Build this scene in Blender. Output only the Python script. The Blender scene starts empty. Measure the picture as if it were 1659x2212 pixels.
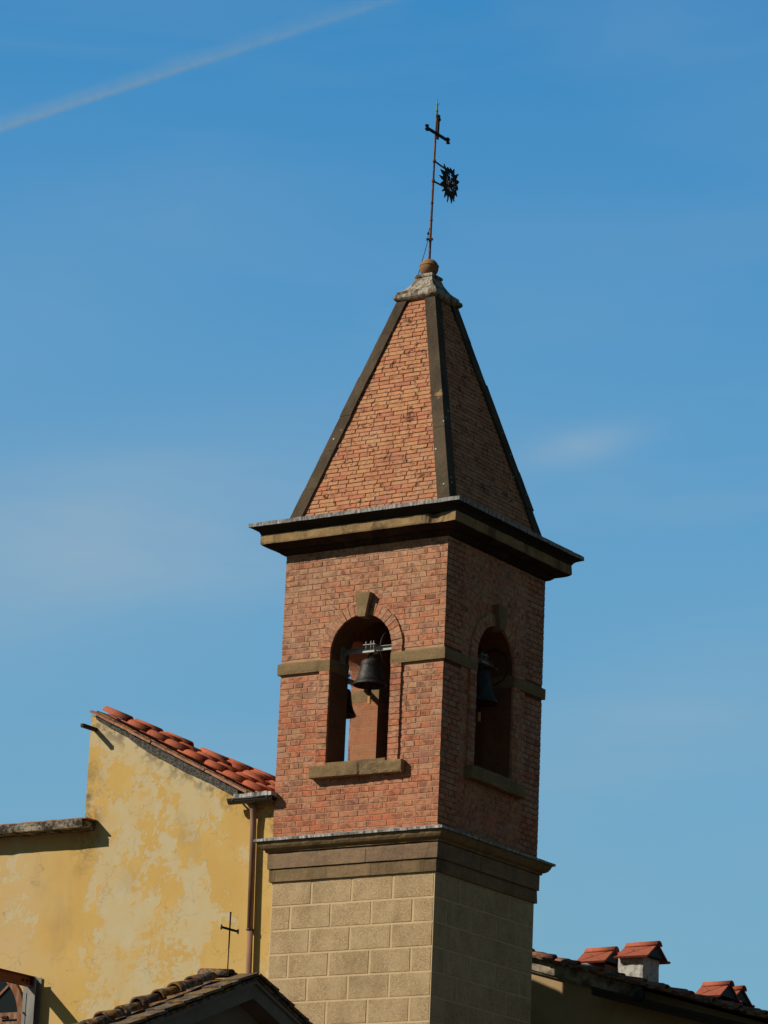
import bpy, bmesh, math, random
from mathutils import Vector, Matrix, noise as mnoise
R = math.radians
random.seed(7)
sc = bpy.context.scene
col = sc.collection

# ------------------------------------------------------------------ camera, sky, sun
cam = bpy.data.cameras.new('Camera'); camo = bpy.data.objects.new('Camera', cam); col.objects.link(camo); sc.camera = camo
CAMP = Vector((19.74222382, -31.076972, -6.78414684))
FW = Vector((-0.52413013, 0.80670218, 0.27298207)); RT = Vector((0.84415371, 0.53451407, 0.04122149)); UP = Vector((0.11265929, -0.25204425, 0.96113557))
camo.matrix_world = Matrix(((RT.x, UP.x, -FW.x, CAMP.x), (RT.y, UP.y, -FW.y, CAMP.y), (RT.z, UP.z, -FW.z, CAMP.z), (0, 0, 0, 1)))
cam.sensor_fit = 'HORIZONTAL'; cam.sensor_width = 36; cam.lens = 7743.14 / 1659 * 36
cam.clip_start = .1; cam.clip_end = 60000
sc.render.resolution_x = 768; sc.render.resolution_y = 1024

SUN = Vector((-0.5901, -0.5973, 0.5432))
sun = bpy.data.lights.new('Sun', 'SUN'); so = bpy.data.objects.new('Sun', sun); col.objects.link(so)
sun.energy = 4.0; sun.angle = R(.53); sun.color = (1, .90, .76)
so.rotation_euler = SUN.to_track_quat('Z', 'Y').to_euler(); so.location = (-20, -20, 20)

world = bpy.data.worlds.new('World'); sc.world = world; world.use_nodes = True
wn = world.node_tree; wn.nodes.clear()
def wnode(t, **k):
    n = wn.nodes.new(t)
    for a, b in k.items(): setattr(n, a, b)
    return n
sky = wnode('ShaderNodeTexSky', sky_type='NISHITA'); sky.sun_disc = False
sky.sun_elevation = R(32.9); sky.sun_rotation = math.atan2(SUN.x, SUN.y)
sky.altitude = 100; sky.air_density = 1.0; sky.dust_density = .35; sky.ozone_density = 2.0
bg = wnode('ShaderNodeBackground'); bg.inputs[1].default_value = .109
wo = wnode('ShaderNodeOutputWorld')
tc = wnode('ShaderNodeTexCoord')
# thin high cirrus, laid out by direction in the sky
mp = wnode('ShaderNodeMapping'); mp.inputs['Scale'].default_value = (2.2, 2.2, 9.0); mp.inputs['Rotation'].default_value = (0.12, -.1, 0)
nz = wnode('ShaderNodeTexNoise'); nz.inputs['Scale'].default_value = 2.3; nz.inputs['Detail'].default_value = 7; nz.inputs['Roughness'].default_value = .5; nz.inputs['Distortion'].default_value = .6
cr = wnode('ShaderNodeValToRGB'); cr.color_ramp.elements[0].position = .46; cr.color_ramp.elements[1].position = .80
cr.color_ramp.elements[0].color = (0, 0, 0, 1); cr.color_ramp.elements[1].color = (.16, .16, .16, 1)
mx = wnode('ShaderNodeMix', data_type='RGBA'); mx.inputs['B'].default_value = (3.6, 4.4, 4.9, 1)
L = wn.links.new
L(tc.outputs['Generated'], mp.inputs[0]); L(mp.outputs[0], nz.inputs['Vector']); L(nz.outputs[0], cr.inputs[0])
def sky_dir(px, py):     # a direction in the sky
    v = FW + RT * ((px - 829.5) / 7743.14) - UP * ((py - 1106) / 7743.14); return v.normalized()
def sky_blob(c, ax, a, b, amp):   # soft wisp of cirrus round direction c, long axis ax
    c = c.normalized(); ax = (ax - c * ax.dot(c)).normalized(); bx = c.cross(ax)
    outs = []
    for v, s in ((ax, a), (bx, b)):
        d = wnode('ShaderNodeVectorMath', operation='DOT_PRODUCT'); d.inputs[1].default_value = v; L(tc.outputs['Generated'], d.inputs[0])
        m = wnode('ShaderNodeMath', operation='DIVIDE'); m.inputs[1].default_value = s; L(d.outputs['Value'], m.inputs[0])
        q = wnode('ShaderNodeMath', operation='MULTIPLY'); L(m.outputs[0], q.inputs[0]); L(m.outputs[0], q.inputs[1]); outs.append(q)
    ad = wnode('ShaderNodeMath', operation='ADD'); L(outs[0].outputs[0], ad.inputs[0]); L(outs[1].outputs[0], ad.inputs[1])
    ng = wnode('ShaderNodeMath', operation='MULTIPLY'); ng.inputs[1].default_value = -1; L(ad.outputs[0], ng.inputs[0])
    ex = wnode('ShaderNodeMath', operation='EXPONENT'); L(ng.outputs[0], ex.inputs[0])
    am = wnode('ShaderNodeMath', operation='MULTIPLY'); am.inputs[1].default_value = amp; L(ex.outputs[0], am.inputs[0])
    nm = wnode('ShaderNodeMath', operation='MULTIPLY'); L(am.outputs[0], nm.inputs[0]); L(nz.outputs[0], nm.inputs[1])
    return nm
tot = cr
def addw(a, b):
    s = wnode('ShaderNodeMath', operation='ADD'); L(a.outputs[0], s.inputs[0]); L(b.outputs[0], s.inputs[1]); return s
b1 = sky_blob(sky_dir(1260, 962), sky_dir(1400, 925) - sky_dir(1100, 1000), .017, .0050, .62)
b2 = sky_blob(sky_dir(200, 1180), sky_dir(700, 1050) - sky_dir(-200, 1260), .100, .027, .62)
b3 = sky_blob(sky_dir(1500, 1500), sky_dir(1800, 1400) - sky_dir(1100, 1700), .06, .02, .26)
b4 = sky_blob(sky_dir(60, 650), sky_dir(500, 560) - sky_dir(-300, 740), .05, .030, .22)
tot = addw(addw(addw(addw(cr, b1), b2), b3), b4)
L(tot.outputs[0], mx.inputs['Factor'])
tn = wnode('ShaderNodeMix', data_type='RGBA', blend_type='MULTIPLY'); tn.inputs['Factor'].default_value = 1; tn.inputs['B'].default_value = (.26, 1.13, 1.48, 1)
L(sky.outputs[0], tn.inputs['A']); hz = wnode('ShaderNodeMix', data_type='RGBA'); hz.inputs['B'].default_value = (2.2, 3.3, 3.7, 1)
sx = wnode('ShaderNodeSeparateXYZ'); L(tc.outputs['Generated'], sx.inputs[0]); hr = wnode('ShaderNodeMapRange'); hr.inputs['From Min'].default_value = .15; hr.inputs['From Max'].default_value = .42; hr.inputs['To Min'].default_value = .68; hr.inputs['To Max'].default_value = .02
L(sx.outputs['Z'], hr.inputs['Value']); L(hr.outputs[0], hz.inputs['Factor']); L(tn.outputs['Result'], hz.inputs['A']); L(hz.outputs['Result'], mx.inputs['A'])
# added falloff: sky full along the view, dimmed and warmed elsewhere to cut ambient
dv = wnode('ShaderNodeVectorMath', operation='DOT_PRODUCT'); dv.inputs[1].default_value = (-.545, .838, 0); L(tc.outputs['Generated'], dv.inputs[0])
mr = wnode('ShaderNodeMapRange', interpolation_type='SMOOTHSTEP'); mr.inputs['From Min'].default_value = .45; mr.inputs['From Max'].default_value = .88; mr.inputs['To Min'].default_value = 0.; mr.inputs['To Max'].default_value = 1.0
L(dv.outputs['Value'], mr.inputs['Value']); sg = wnode('ShaderNodeMix', data_type='RGBA'); sg.inputs['A'].default_value = (.52, .32, .235, 1); sg.inputs['B'].default_value = (1, 1, 1, 1); L(mr.outputs[0], sg.inputs['Factor'])
gm = wnode('ShaderNodeVectorMath', operation='MULTIPLY'); L(mx.outputs['Result'], gm.inputs[0]); L(sg.outputs['Result'], gm.inputs[1])
L(gm.outputs[0], bg.inputs[0]); L(bg.outputs[0], wo.inputs[0])

vs = sc.view_settings; vs.view_transform = 'Standard'; vs.look = 'None'; vs.exposure = 0; vs.gamma = 1; vs.use_curve_mapping = False

# ------------------------------------------------------------------ helpers
ORG = {}
def link(o, parent, org):
    col.objects.link(o); ORG[o.name] = Vector(org)
    if parent is not None:
        o.parent = parent; o.location = Vector(org) - ORG[parent.name]
    else: o.location = org
def tag(o, label, cat=None, group=None, kind=None):
    if label: o['label'] = label
    if cat: o['category'] = cat
    if group: o['group'] = group
    if kind: o['kind'] = kind
    return o
def thing(name, org, label, cat, group=None):
    o = bpy.data.objects.new(name, None); o.empty_display_size = .2; link(o, None, org); return tag(o, label, cat, group)

class MB:
    def __init__(s): s.v = []; s.f = []; s.r = []; s.m = []; s.sm = []
    def face(s, idx, r=0, m=0, smooth=False): s.f.append(idx); s.r.append(r); s.m.append(m); s.sm.append(smooth)
    def add(s, vs, fs, r=0, m=0, smooth=False):
        b = len(s.v); s.v += [tuple(v) for v in vs]
        for f in fs: s.face([b + i for i in f], r, m, smooth)
    def box(s, a, b, r=0, m=0, fr=None):     # axis box or box in frame fr=(O,U,V,N)
        x0, y0, z0 = a; x1, y1, z1 = b
        P = [(x0,y0,z0),(x1,y0,z0),(x1,y1,z0),(x0,y1,z0),(x0,y0,z1),(x1,y0,z1),(x1,y1,z1),(x0,y1,z1)]
        if fr: O, U, V, N = fr; P = [O + U*p[0] + V*p[1] + N*p[2] for p in P]
        s.add(P, [(0,3,2,1),(4,5,6,7),(0,1,5,4),(1,2,6,5),(2,3,7,6),(3,0,4,7)], r, m)
    def prism(s, poly, O, U, V, D, r=0, m=0, caps=True):   # polygon (u,v) extruded along D
        n = len(poly); P = [O + U*a + V*b for a, b in poly]; P += [p + D for p in P]
        b = len(s.v); s.v += [tuple(p) for p in P]
        if caps: s.face([b+i for i in range(n)], r, m); s.face([b+n+i for i in reversed(range(n))], r, m)
        for i in range(n): j = (i+1) % n; s.face([b+i, b+n+i, b+n+j, b+j], r, m)
    def tube(s, pts, rad, n=8, r=0, m=0, caps=True):
        pts = [Vector(p) for p in pts]; rad = rad if isinstance(rad, (list, tuple)) else [rad]*len(pts)
        b = len(s.v)
        for i, p in enumerate(pts):
            d = (pts[min(i+1, len(pts)-1)] - pts[max(i-1, 0)]).normalized()
            u = d.cross(Vector((.31, .2, .93))).normalized(); w = d.cross(u)
            for k in range(n):
                t = 2*math.pi*k/n; s.v.append(tuple(p + (u*math.cos(t) + w*math.sin(t))*rad[i]))
        for i in range(len(pts)-1):
            for k in range(n):
                k2 = (k+1) % n; s.face([b+i*n+k, b+i*n+k2, b+(i+1)*n+k2, b+(i+1)*n+k], r, m, True)
        if caps:
            s.face([b+k for k in reversed(range(n))], r, m); s.face([b+(len(pts)-1)*n+k for k in range(n)], r, m)
    def lathe(s, prof, c, n=32, r=0, m=0):   # prof (radius,z)
        b = len(s.v); c = Vector(c)
        for (q, z) in prof:
            for k in range(n):
                t = 2*math.pi*k/n; s.v.append((c.x+q*math.cos(t), c.y+q*math.sin(t), c.z+z))
        for i in range(len(prof)-1):
            for k in range(n):
                k2 = (k+1) % n; s.face([b+i*n+k, b+i*n+k2, b+(i+1)*n+k2, b+(i+1)*n+k], r, m, True)
    def sweep(s, prof, nseg=20, jit=.0015, mats=None, r=0, chips=(), c=(0, 0)):   # square sweep of (h,z) profile
        b = len(s.v); N = nseg*4
        for (h, z) in prof:
            for k in range(N):
                sd = k // nseg; t = (k % nseg)/nseg*2 - 1
                x, y = [(t, -1), (1, t), (-t, 1), (-1, -t)][sd]
                nn = mnoise.noise(Vector((x*7+11, y*7, z*9)))*jit*2 + mnoise.noise(Vector((x*31, y*31, z*23)))*jit
                hh = h + (nn if jit else 0); zz = z + mnoise.noise(Vector((x*9, y*9, z*3+5)))*jit
                for (cx_, cy_, cz_, rad, dep) in chips:
                    dd = math.sqrt((x*h-cx_)**2 + (y*h-cy_)**2 + (z-cz_)**2)
                    if dd < rad: hh -= dep*(1-(dd/rad)**2)*(1 + .6*mnoise.noise(Vector((x*60, y*60, z*60))))
                s.v.append((c[0]+x*hh, c[1]+y*hh, zz))
        for i in range(len(prof)-1):
            for k in range(N):
                k2 = (k+1) % N; s.face([b+i*N+k, b+i*N+k2, b+(i+1)*N+k2, b+(i+1)*N+k], r, (mats[i] if mats else 0))
    def rough(s, a, b, seg=.05, amp=.006, r=0, m=0, fr=None, f=14, fn=None):   # box of worn stone
        a = Vector(a); b = Vector(b); d = b - a
        nx, ny, nz_ = [max(1, min(60, round(q/seg))) for q in d]
        idx = {}
        def vert(i, j, k):
            key = (i, j, k)
            if key in idx: return idx[key]
            p = Vector((a.x+d.x*i/nx, a.y+d.y*j/ny, a.z+d.z*k/nz_)); e = (i in (0, nx))+(j in (0, ny))+(k in (0, nz_))
            c = (a+b)/2; n_ = Vector((mnoise.noise(p*f), mnoise.noise(p*f+Vector((9, 0, 0))), mnoise.noise(p*f+Vector((0, 9, 0)))))
            p = p + n_*amp
            if e > 1:
                q = (c-p); q = Vector((q.x if i in (0, nx) else 0, q.y if j in (0, ny) else 0, q.z if k in (0, nz_) else 0))
                if q.length > 0: p = p + q.normalized()*amp*(.6+.8*abs(mnoise.noise(p*30)))
            if fn: p = fn(p)
            if fr: O, U, V, N = fr; p = O + U*p.x + V*p.y + N*p.z
            idx[key] = len(s.v); s.v.append(tuple(p)); return idx[key]
        for i in range(nx):
            for j in range(ny):
                s.face([vert(i,j,0), vert(i,j+1,0), vert(i+1,j+1,0), vert(i+1,j,0)], r, m); s.face([vert(i,j,nz_), vert(i+1,j,nz_), vert(i+1,j+1,nz_), vert(i,j+1,nz_)], r, m)
        for i in range(nx):
            for k in range(nz_):
                s.face([vert(i,0,k), vert(i+1,0,k), vert(i+1,0,k+1), vert(i,0,k+1)], r, m); s.face([vert(i,ny,k), vert(i,ny,k+1), vert(i+1,ny,k+1), vert(i+1,ny,k)], r, m)
        for j in range(ny):
            for k in range(nz_):
                s.face([vert(0,j,k), vert(0,j,k+1), vert(0,j+1,k+1), vert(0,j+1,k)], r, m); s.face([vert(nx,j,k), vert(nx,j+1,k), vert(nx,j+1,k+1), vert(nx,j,k+1)], r, m)
    def coppo(s, p, d, up, r0, r1, ln, th=.012, n=9, r=0, m=0, span=math.pi*.94):   # half-round tile, p = axis start
        d = Vector(d).normalized(); up = Vector(up); up = (up - d*up.dot(d)).normalized(); sd = d.cross(up); p = Vector(p)
        b = len(s.v)
        for e, (q, rr) in enumerate(((p, r0), (p + d*ln, r1))):
            for lay in (0, 1):
                R_ = rr - th*lay
                for k in range(n+1):
                    t = -span/2 + span*k/n; s.v.append(tuple(q + (up*math.cos(t) + sd*math.sin(t))*R_))
        w = n+1
        o0, i0, o1, i1 = b, b+w, b+2*w, b+3*w
        for k in range(n):
            s.face([o0+k, o1+k, o1+k+1, o0+k+1], r, m, True); s.face([i0+k, i0+k+1, i1+k+1, i1+k], r, m, True)
            s.face([o0+k, o0+k+1, i0+k+1, i0+k], r, m); s.face([o1+k, i1+k, i1+k+1, o1+k+1], r, m)
        s.face([o0, i0, i1, o1], r, m); s.face([o0+n, o1+n, i1+n, i0+n], r, m)
    def build(s, name, mats, parent=None, org=None, recalc=True):
        if org is None: org = ORG[parent.name] if parent is not None else (0, 0, 0)
        org = Vector(org)
        me = bpy.data.meshes.new(name)
        me.from_pydata([(v[0]-org.x, v[1]-org.y, v[2]-org.z) for v in s.v], [], s.f)
        a = me.attributes.new('rnd', 'FLOAT', 'FACE'); a.data.foreach_set('value', s.r)
        me.polygons.foreach_set('material_index', s.m); me.polygons.foreach_set('use_smooth', s.sm)
        for m in (mats if isinstance(mats, (list, tuple)) else [mats]): me.materials.append(m)
        if recalc:
            bm = bmesh.new(); bm.from_mesh(me); bmesh.ops.recalc_face_normals(bm, faces=bm.faces); bm.to_mesh(me); bm.free()
        me.update()
        o = bpy.data.objects.new(name, me); link(o, parent, org); return o

# ------------------------------------------------------------------ materials
class G:
    def __init__(s, name, rough=.85, bump=None, spec=.3):
        s.m = bpy.data.materials.new(name); s.m.use_nodes = True; s.t = s.m.node_tree
        s.b = s.t.nodes['Principled BSDF']; s.b.inputs['Roughness'].default_value = rough
        s.b.inputs['Specular IOR Level'].default_value = spec
        s.co = s.t.nodes.new('ShaderNodeTexCoord').outputs['Object']; s.geo = s.t.nodes.new('ShaderNodeNewGeometry')
        s.pos = s.geo.outputs['Position']
    def L(s, a, b): s.t.links.new(a, b)
    def inp(s, sock, v):
        if hasattr(v, 'is_output'): s.L(v, sock)
        else: sock.default_value = v if not (isinstance(v, tuple) and len(v) == 3 and len(getattr(sock, 'default_value', (0,0,0))) == 4) else v + (1,)
    def math(s, op, a, b=None, c=None, clamp=False):
        n = s.t.nodes.new('ShaderNodeMath'); n.operation = op; n.use_clamp = clamp
        for i, v in enumerate((a, b, c)):
            if v is not None: s.inp(n.inputs[i], v)
        return n.outputs[0]
    def map(s, vec, scale=(1,1,1), rot=(0,0,0), loc=(0,0,0)):
        n = s.t.nodes.new('ShaderNodeMapping'); s.L(vec, n.inputs[0]); n.inputs['Scale'].default_value = scale; n.inputs['Rotation'].default_value = rot; n.inputs['Location'].default_value = loc; return n.outputs[0]
    def noise(s, scale, detail=4, rough=.55, vec=None, dist=0, out=0):
        n = s.t.nodes.new('ShaderNodeTexNoise'); s.L(vec or s.pos, n.inputs['Vector']); n.inputs['Scale'].default_value = scale
        n.inputs['Detail'].default_value = detail; n.inputs['Roughness'].default_value = rough; n.inputs['Distortion'].default_value = dist; return n.outputs[out]
    def vor(s, scale, vec=None, feat='F1', out=0, rnd=1):
        n = s.t.nodes.new('ShaderNodeTexVoronoi'); n.feature = feat; s.L(vec or s.pos, n.inputs['Vector']); n.inputs['Scale'].default_value = scale; n.inputs['Randomness'].default_value = rnd; return n.outputs[out]
    def ramp(s, f, stops, interp='LINEAR'):
        n = s.t.nodes.new('ShaderNodeValToRGB'); s.inp(n.inputs[0], f); e = n.color_ramp.elements; n.color_ramp.interpolation = interp
        while len(e) < len(stops): e.new(.5)
        for i, (p, c) in enumerate(stops):
            e[i].position = p; e[i].color = (c if isinstance(c, tuple) else (c, c, c)) + (1,)
        return n.outputs[0]
    def mix(s, f, a, b, mode='MIX'):
        n = s.t.nodes.new('ShaderNodeMix'); n.data_type = 'RGBA'; n.blend_type = mode
        s.inp(n.inputs['Factor'], f); s.inp(n.inputs['A'], a); s.inp(n.inputs['B'], b); return n.outputs['Result']
    def sep(s, v, i):
        n = s.t.nodes.new('ShaderNodeSeparateXYZ'); s.L(v, n.inputs[0]); return n.outputs[i]
    def comb(s, x, y, z):
        n = s.t.nodes.new('ShaderNodeCombineXYZ')
        for i, v in enumerate((x, y, z)): s.inp(n.inputs[i], v)
        return n.outputs[0]
    def attr(s, name='rnd'):
        n = s.t.nodes.new('ShaderNodeAttribute'); n.attribute_name = name; return n.outputs['Fac']
    def color(s, c): s.inp(s.b.inputs['Base Color'], c)
    def rough(s, c): s.inp(s.b.inputs['Roughness'], c)
    def bump(s, h, strength=.5, dist=.01):
        n = s.t.nodes.new('ShaderNodeBump'); n.inputs['Strength'].default_value = strength; n.inputs['Distance'].default_value = dist
        s.L(h, n.inputs['Height']); s.L(n.outputs[0], s.b.inputs['Normal'])
    def offs(s, k=37.):      # world position shifted by rnd so every brick has its own grain
        n = s.t.nodes.new('ShaderNodeVectorMath'); n.operation = 'ADD'; s.L(s.pos, n.inputs[0])
        r = s.math('MULTIPLY', s.attr(), k); s.L(s.comb(r, r, r), n.inputs[1]); return n.outputs[0]

def brick_mat(name, stops, dark, smudge=.45, sm_lo=.50, sm_hi=.72, fine=60, soot=None, grad=False):
    g = G(name, .9, spec=.15); o = g.offs()
    c = g.ramp(g.attr(), stops)
    if grad:      # the kiln batches change up the tower: redder low down, sandier near the top
        z = g.sep(g.pos, 2); c = g.mix(g.ramp(g.math('MULTIPLY_ADD', z, .333, 0.), [(0, 0), (.35, .08), (1, .42)]), c, g.mix(g.attr(), (.55, .33, .20), (.58, .37, .23)))
        c = g.mix(g.ramp(g.math('MULTIPLY_ADD', z, .8, 0.), [(0, .45), (.7, 0)]), c, (.53, .17, .085))
    n1 = g.noise(9, 5, .65, o, 1.2); c = g.mix(g.math('MULTIPLY', g.ramp(n1, [(sm_lo, 0), (sm_hi, 1)]), smudge), c, dark)
    n2 = g.noise(26, 4, .6, o); c = g.mix(.55, c, g.ramp(n2, [(.3, (.35, .35, .35)), (.65, (.62, .62, .62))]), 'OVERLAY')
    big = g.noise(1.1, 3, .5); c = g.mix(.35, c, g.ramp(big, [(.35, (.40, .40, .40)), (.65, (.60, .58, .56))]), 'OVERLAY')
    st_ = g.noise(3.2, 5, .65, g.map(g.pos, (1, 1, .22))); c = g.mix(g.math('MULTIPLY', g.ramp(st_, [(.52, 0), (.68, 1)]), .27), c, (.19, .095, .07))
    c = g.mix(g.math('MULTIPLY', g.ramp(g.noise(1.6, 6, .7, g.map(g.pos, (1, 1, 1), (0, 0, 0), (5, 2, 8))), [(.55, 0), (.66, 1)]), .28), c, (.60, .42, .29))
    if soot:
        n3 = g.noise(soot[0], 6, .72, None, .8); c = g.mix(g.math('MULTIPLY', g.ramp(n3, [(soot[1], 0), (soot[1]+.06, 1)]), soot[2]), c, (.035, .026, .02))
    g.color(c); g.bump(g.noise(fine, 5, .7, o), .55, .008); return g.m

M_brick = brick_mat('belfry brick', [(0, (.58, .185, .095)), (.25, (.58, .225, .12)), (.5, (.53, .255, .150)), (.8, (.53, .295, .175)), (.93, (.50, .235, .15)), (1, (.36, .155, .11))], (.21, .09, .062), .82, .46, .63, grad=True)
M_brick_spire = brick_mat('spire brick', [(0, (.52, .205, .115)), (.3, (.56, .265, .14)), (.6, (.57, .30, .155)), (.85, (.54, .245, .135)), (1, (.44, .18, .115))], (.26, .10, .055), .5, .52, .75, 60, (13, .555, .85))
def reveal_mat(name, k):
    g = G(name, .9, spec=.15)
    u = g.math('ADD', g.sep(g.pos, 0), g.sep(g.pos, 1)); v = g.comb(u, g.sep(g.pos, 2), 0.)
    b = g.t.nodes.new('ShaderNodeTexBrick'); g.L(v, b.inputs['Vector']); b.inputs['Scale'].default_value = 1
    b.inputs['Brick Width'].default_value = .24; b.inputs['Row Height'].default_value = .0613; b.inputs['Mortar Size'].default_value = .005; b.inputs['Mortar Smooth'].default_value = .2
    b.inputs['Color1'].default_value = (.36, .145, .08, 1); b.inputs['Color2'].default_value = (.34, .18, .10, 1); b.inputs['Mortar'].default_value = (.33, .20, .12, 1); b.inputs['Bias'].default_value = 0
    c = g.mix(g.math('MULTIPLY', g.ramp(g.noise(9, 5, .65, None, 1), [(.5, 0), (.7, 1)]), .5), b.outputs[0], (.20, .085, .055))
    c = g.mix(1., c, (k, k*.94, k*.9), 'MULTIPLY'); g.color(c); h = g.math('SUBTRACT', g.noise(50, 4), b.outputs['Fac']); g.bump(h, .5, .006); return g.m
M_reveal_shaded = reveal_mat('shaded brick reveal', .5); M_reveal_sunlit = reveal_mat('brick reveal', 1.25)  # shade of the openings put into the dark colour; light copy for sunlit jamb
g = G('mortar', .95, spec=.1); g.color(g.mix(g.ramp(g.noise(6, 5, .7), [(.4, 0), (.65, 1)]), (.54, .33, .20), (.42, .245, .15))); g.bump(g.noise(90, 3), .5, .004); M_mortar = g.m
g = G('dark mortar', .95, spec=.1); g.color(g.mix(g.noise(8, 4), (.20, .10, .065), (.09, .05, .035))); M_mortar_dark = g.m

def stone_mat(name, base, alt, dark, stain=.5, k=1.7, joint=True, bumpd=.01, lo=.48, hi=.66):
    g = G(name, .9, spec=.15)
    uu = g.math('ADD', g.sep(g.pos, 0), g.math('MULTIPLY', g.sep(g.pos, 1), -1.)); zz = g.math('FLOOR', g.math('MULTIPLY', g.sep(g.pos, 2), 6.3))
    a = g.math('ADD', g.math('MULTIPLY', uu, k), g.math('MULTIPLY', zz, .37)); fl = g.math('FLOOR', a)
    w = g.t.nodes.new('ShaderNodeTexWhiteNoise'); w.noise_dimensions = '2D'; g.L(g.comb(fl, zz, 0.), w.inputs['Vector'])
    c = g.mix(w.outputs[0], base, alt)
    c = g.mix(.5, c, g.ramp(g.noise(4, 6, .7, g.map(g.pos, (1, 1, 4))), [(.3, (.3, .3, .3)), (.7, (.68, .68, .68))]), 'OVERLAY')
    c = g.mix(.4, c, g.ramp(g.noise(45, 4, .7), [(.35, (.35, .35, .35)), (.65, (.65, .65, .65))]), 'OVERLAY')
    st = g.ramp(g.noise(2.6, 6, .68, g.map(g.pos, (1, 1, .45)), .5), [(lo, 0), (hi, 1)]); c = g.mix(g.math('MULTIPLY', st, stain), c, dark)
    if joint:
        fr = g.math('FRACT', a); jn = g.math('LESS_THAN', fr, .012); c = g.mix(g.math('MULTIPLY', jn, .45), c, (.03, .02, .015))
    g.color(c); h = g.math('ADD', g.noise(30, 6, .7), g.math('MULTIPLY', g.noise(7, 4), .8)); g.bump(h, .7, bumpd); return g.m
M_stone = stone_mat('brown sandstone', (.215, .145, .075), (.30, .205, .11), (.07, .05, .03), .5)
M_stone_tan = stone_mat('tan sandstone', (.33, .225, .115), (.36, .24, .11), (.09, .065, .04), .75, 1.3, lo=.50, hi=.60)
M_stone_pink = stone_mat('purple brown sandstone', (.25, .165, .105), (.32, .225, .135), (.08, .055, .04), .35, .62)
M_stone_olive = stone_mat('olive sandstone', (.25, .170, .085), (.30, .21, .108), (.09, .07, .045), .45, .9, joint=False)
M_soot_shade = stone_mat('soot and shade toned sandstone', (.040, .027, .018), (.075, .050, .030), (.018, .013, .010), .8, 1.2, lo=.42, hi=.60)  # near black: soot stain plus the shade under the corona put into the colour
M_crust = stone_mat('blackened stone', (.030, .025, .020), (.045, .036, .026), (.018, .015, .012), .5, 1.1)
def rib_mat():
    g = G('weathered rib stone', .9, spec=.12)
    c = g.mix(g.ramp(g.noise(3.2, 6, .65, g.map(g.pos, (1, 1, .6))), [(.35, 0), (.65, 1)]), (.060, .045, .032), (.125, .092, .060))
    c = g.mix(.5, c, g.ramp(g.noise(40, 5, .7), [(.3, (.3, .3, .3)), (.7, (.7, .7, .7))]), 'OVERLAY')
    d = g.vor(9, g.map(g.pos, (1, 1, 1))); n = g.noise(1.7, 2); sp = g.math('MULTIPLY', g.math('LESS_THAN', d, .10), g.math('GREATER_THAN', n, .52))
    c = g.mix(sp, c, (.55, .55, .50))
    dd = g.t.nodes.new('ShaderNodeVectorMath'); dd.operation = 'DISTANCE'; g.L(g.pos, dd.inputs[0]); dd.inputs[1].default_value = (.585, -.63, 4.745)
    c = g.mix(g.math('LESS_THAN', g.math('ADD', dd.outputs['Value'], g.math('MULTIPLY', g.noise(30, 6, .75), .22)), .150), c, (.36, .22, .115)); g.color(c); g.bump(g.noise(35, 6, .7), .8, .012); return g.m
M_rib = rib_mat()
def lead_mat(name='weathered lead', base=(.50, .51, .50)):
    g = G(name, .6, spec=.4)
    n = g.noise(30, 5, .6, g.map(g.pos, (1, 1, .12))); c = g.mix(g.ramp(n, [(.38, 0), (.66, 1)]), (.075, .07, .065), base)
    c = g.mix(g.math('MULTIPLY', g.ramp(g.noise(5, 5, .7), [(.5, 0), (.62, 1)]), .6), c, (.10, .075, .05)); g.color(c)
    g.bump(n, .5, .006); return g.m
M_lead = lead_mat(); M_lead_light = lead_mat('pale lead sheet', (.62, .62, .59))
def cap_mat():
    g = G('lime streaked cap stone', .9, spec=.12)
    c = g.mix(g.ramp(g.noise(9, 6, .7, g.map(g.pos, (1, 1, .4))), [(.40, 0), (.52, 1)]), (.13, .085, .045), (.44, .40, .33))
    c = g.mix(g.ramp(g.noise(4.4, 5, .7, g.map(g.pos, (1, 1, .8), (0, 0, 0), (4, 1, 2))), [(.56, 0), (.66, 1)]), c, (.20, .125, .055))
    c = g.mix(g.math('MULTIPLY', g.ramp(g.noise(22, 6, .7, g.map(g.pos, (1, 1, .25))), [(.5, 0), (.62, 1)]), .8), c, (.045, .038, .032)); g.color(c); g.bump(g.noise(30, 6, .7), .7, .01); return g.m
M_cap = cap_mat()
def ashlar_mat():
    g = G('stippled block plaster', .95, spec=.1); o = g.offs(5)
    v = g.noise(75, 3, .6, g.map(g.pos, (1, 1, 1.3)), 1.5)
    c = g.mix(g.ramp(v, [(.42, 0), (.60, 1)]), (.36, .25, .13), (.72, .54, .32))
    c = g.mix(g.math('MULTIPLY', g.ramp(g.noise(5, 5, .6, o), [(.42, 0), (.68, 1)]), .55), c, (.70, .53, .31))
    c = g.mix(.55, c, g.ramp(g.attr(), [(0, (.465, .46, .455)), (.5, (.5, .5, .5)), (1, (.53, .53, .525))]), 'OVERLAY')
    c = g.mix(g.math('MULTIPLY', g.ramp(g.noise(2.2, 6, .7, g.map(g.pos, (1, 1, .5))), [(.50, 0), (.68, 1)]), .4), c, (.25, .17, .09))
    g.color(c); g.bump(v, .8, .01); return g.m
M_ashlar = ashlar_mat()
g = G('smooth margin plaster', .9, spec=.1); g.color(g.mix(g.ramp(g.noise(6, 5), [(.4, 0), (.7, 1)]), (.66, .50, .29), (.58, .43, .245))); g.bump(g.noise(60, 3), .3, .003); M_margin = g.m

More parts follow.
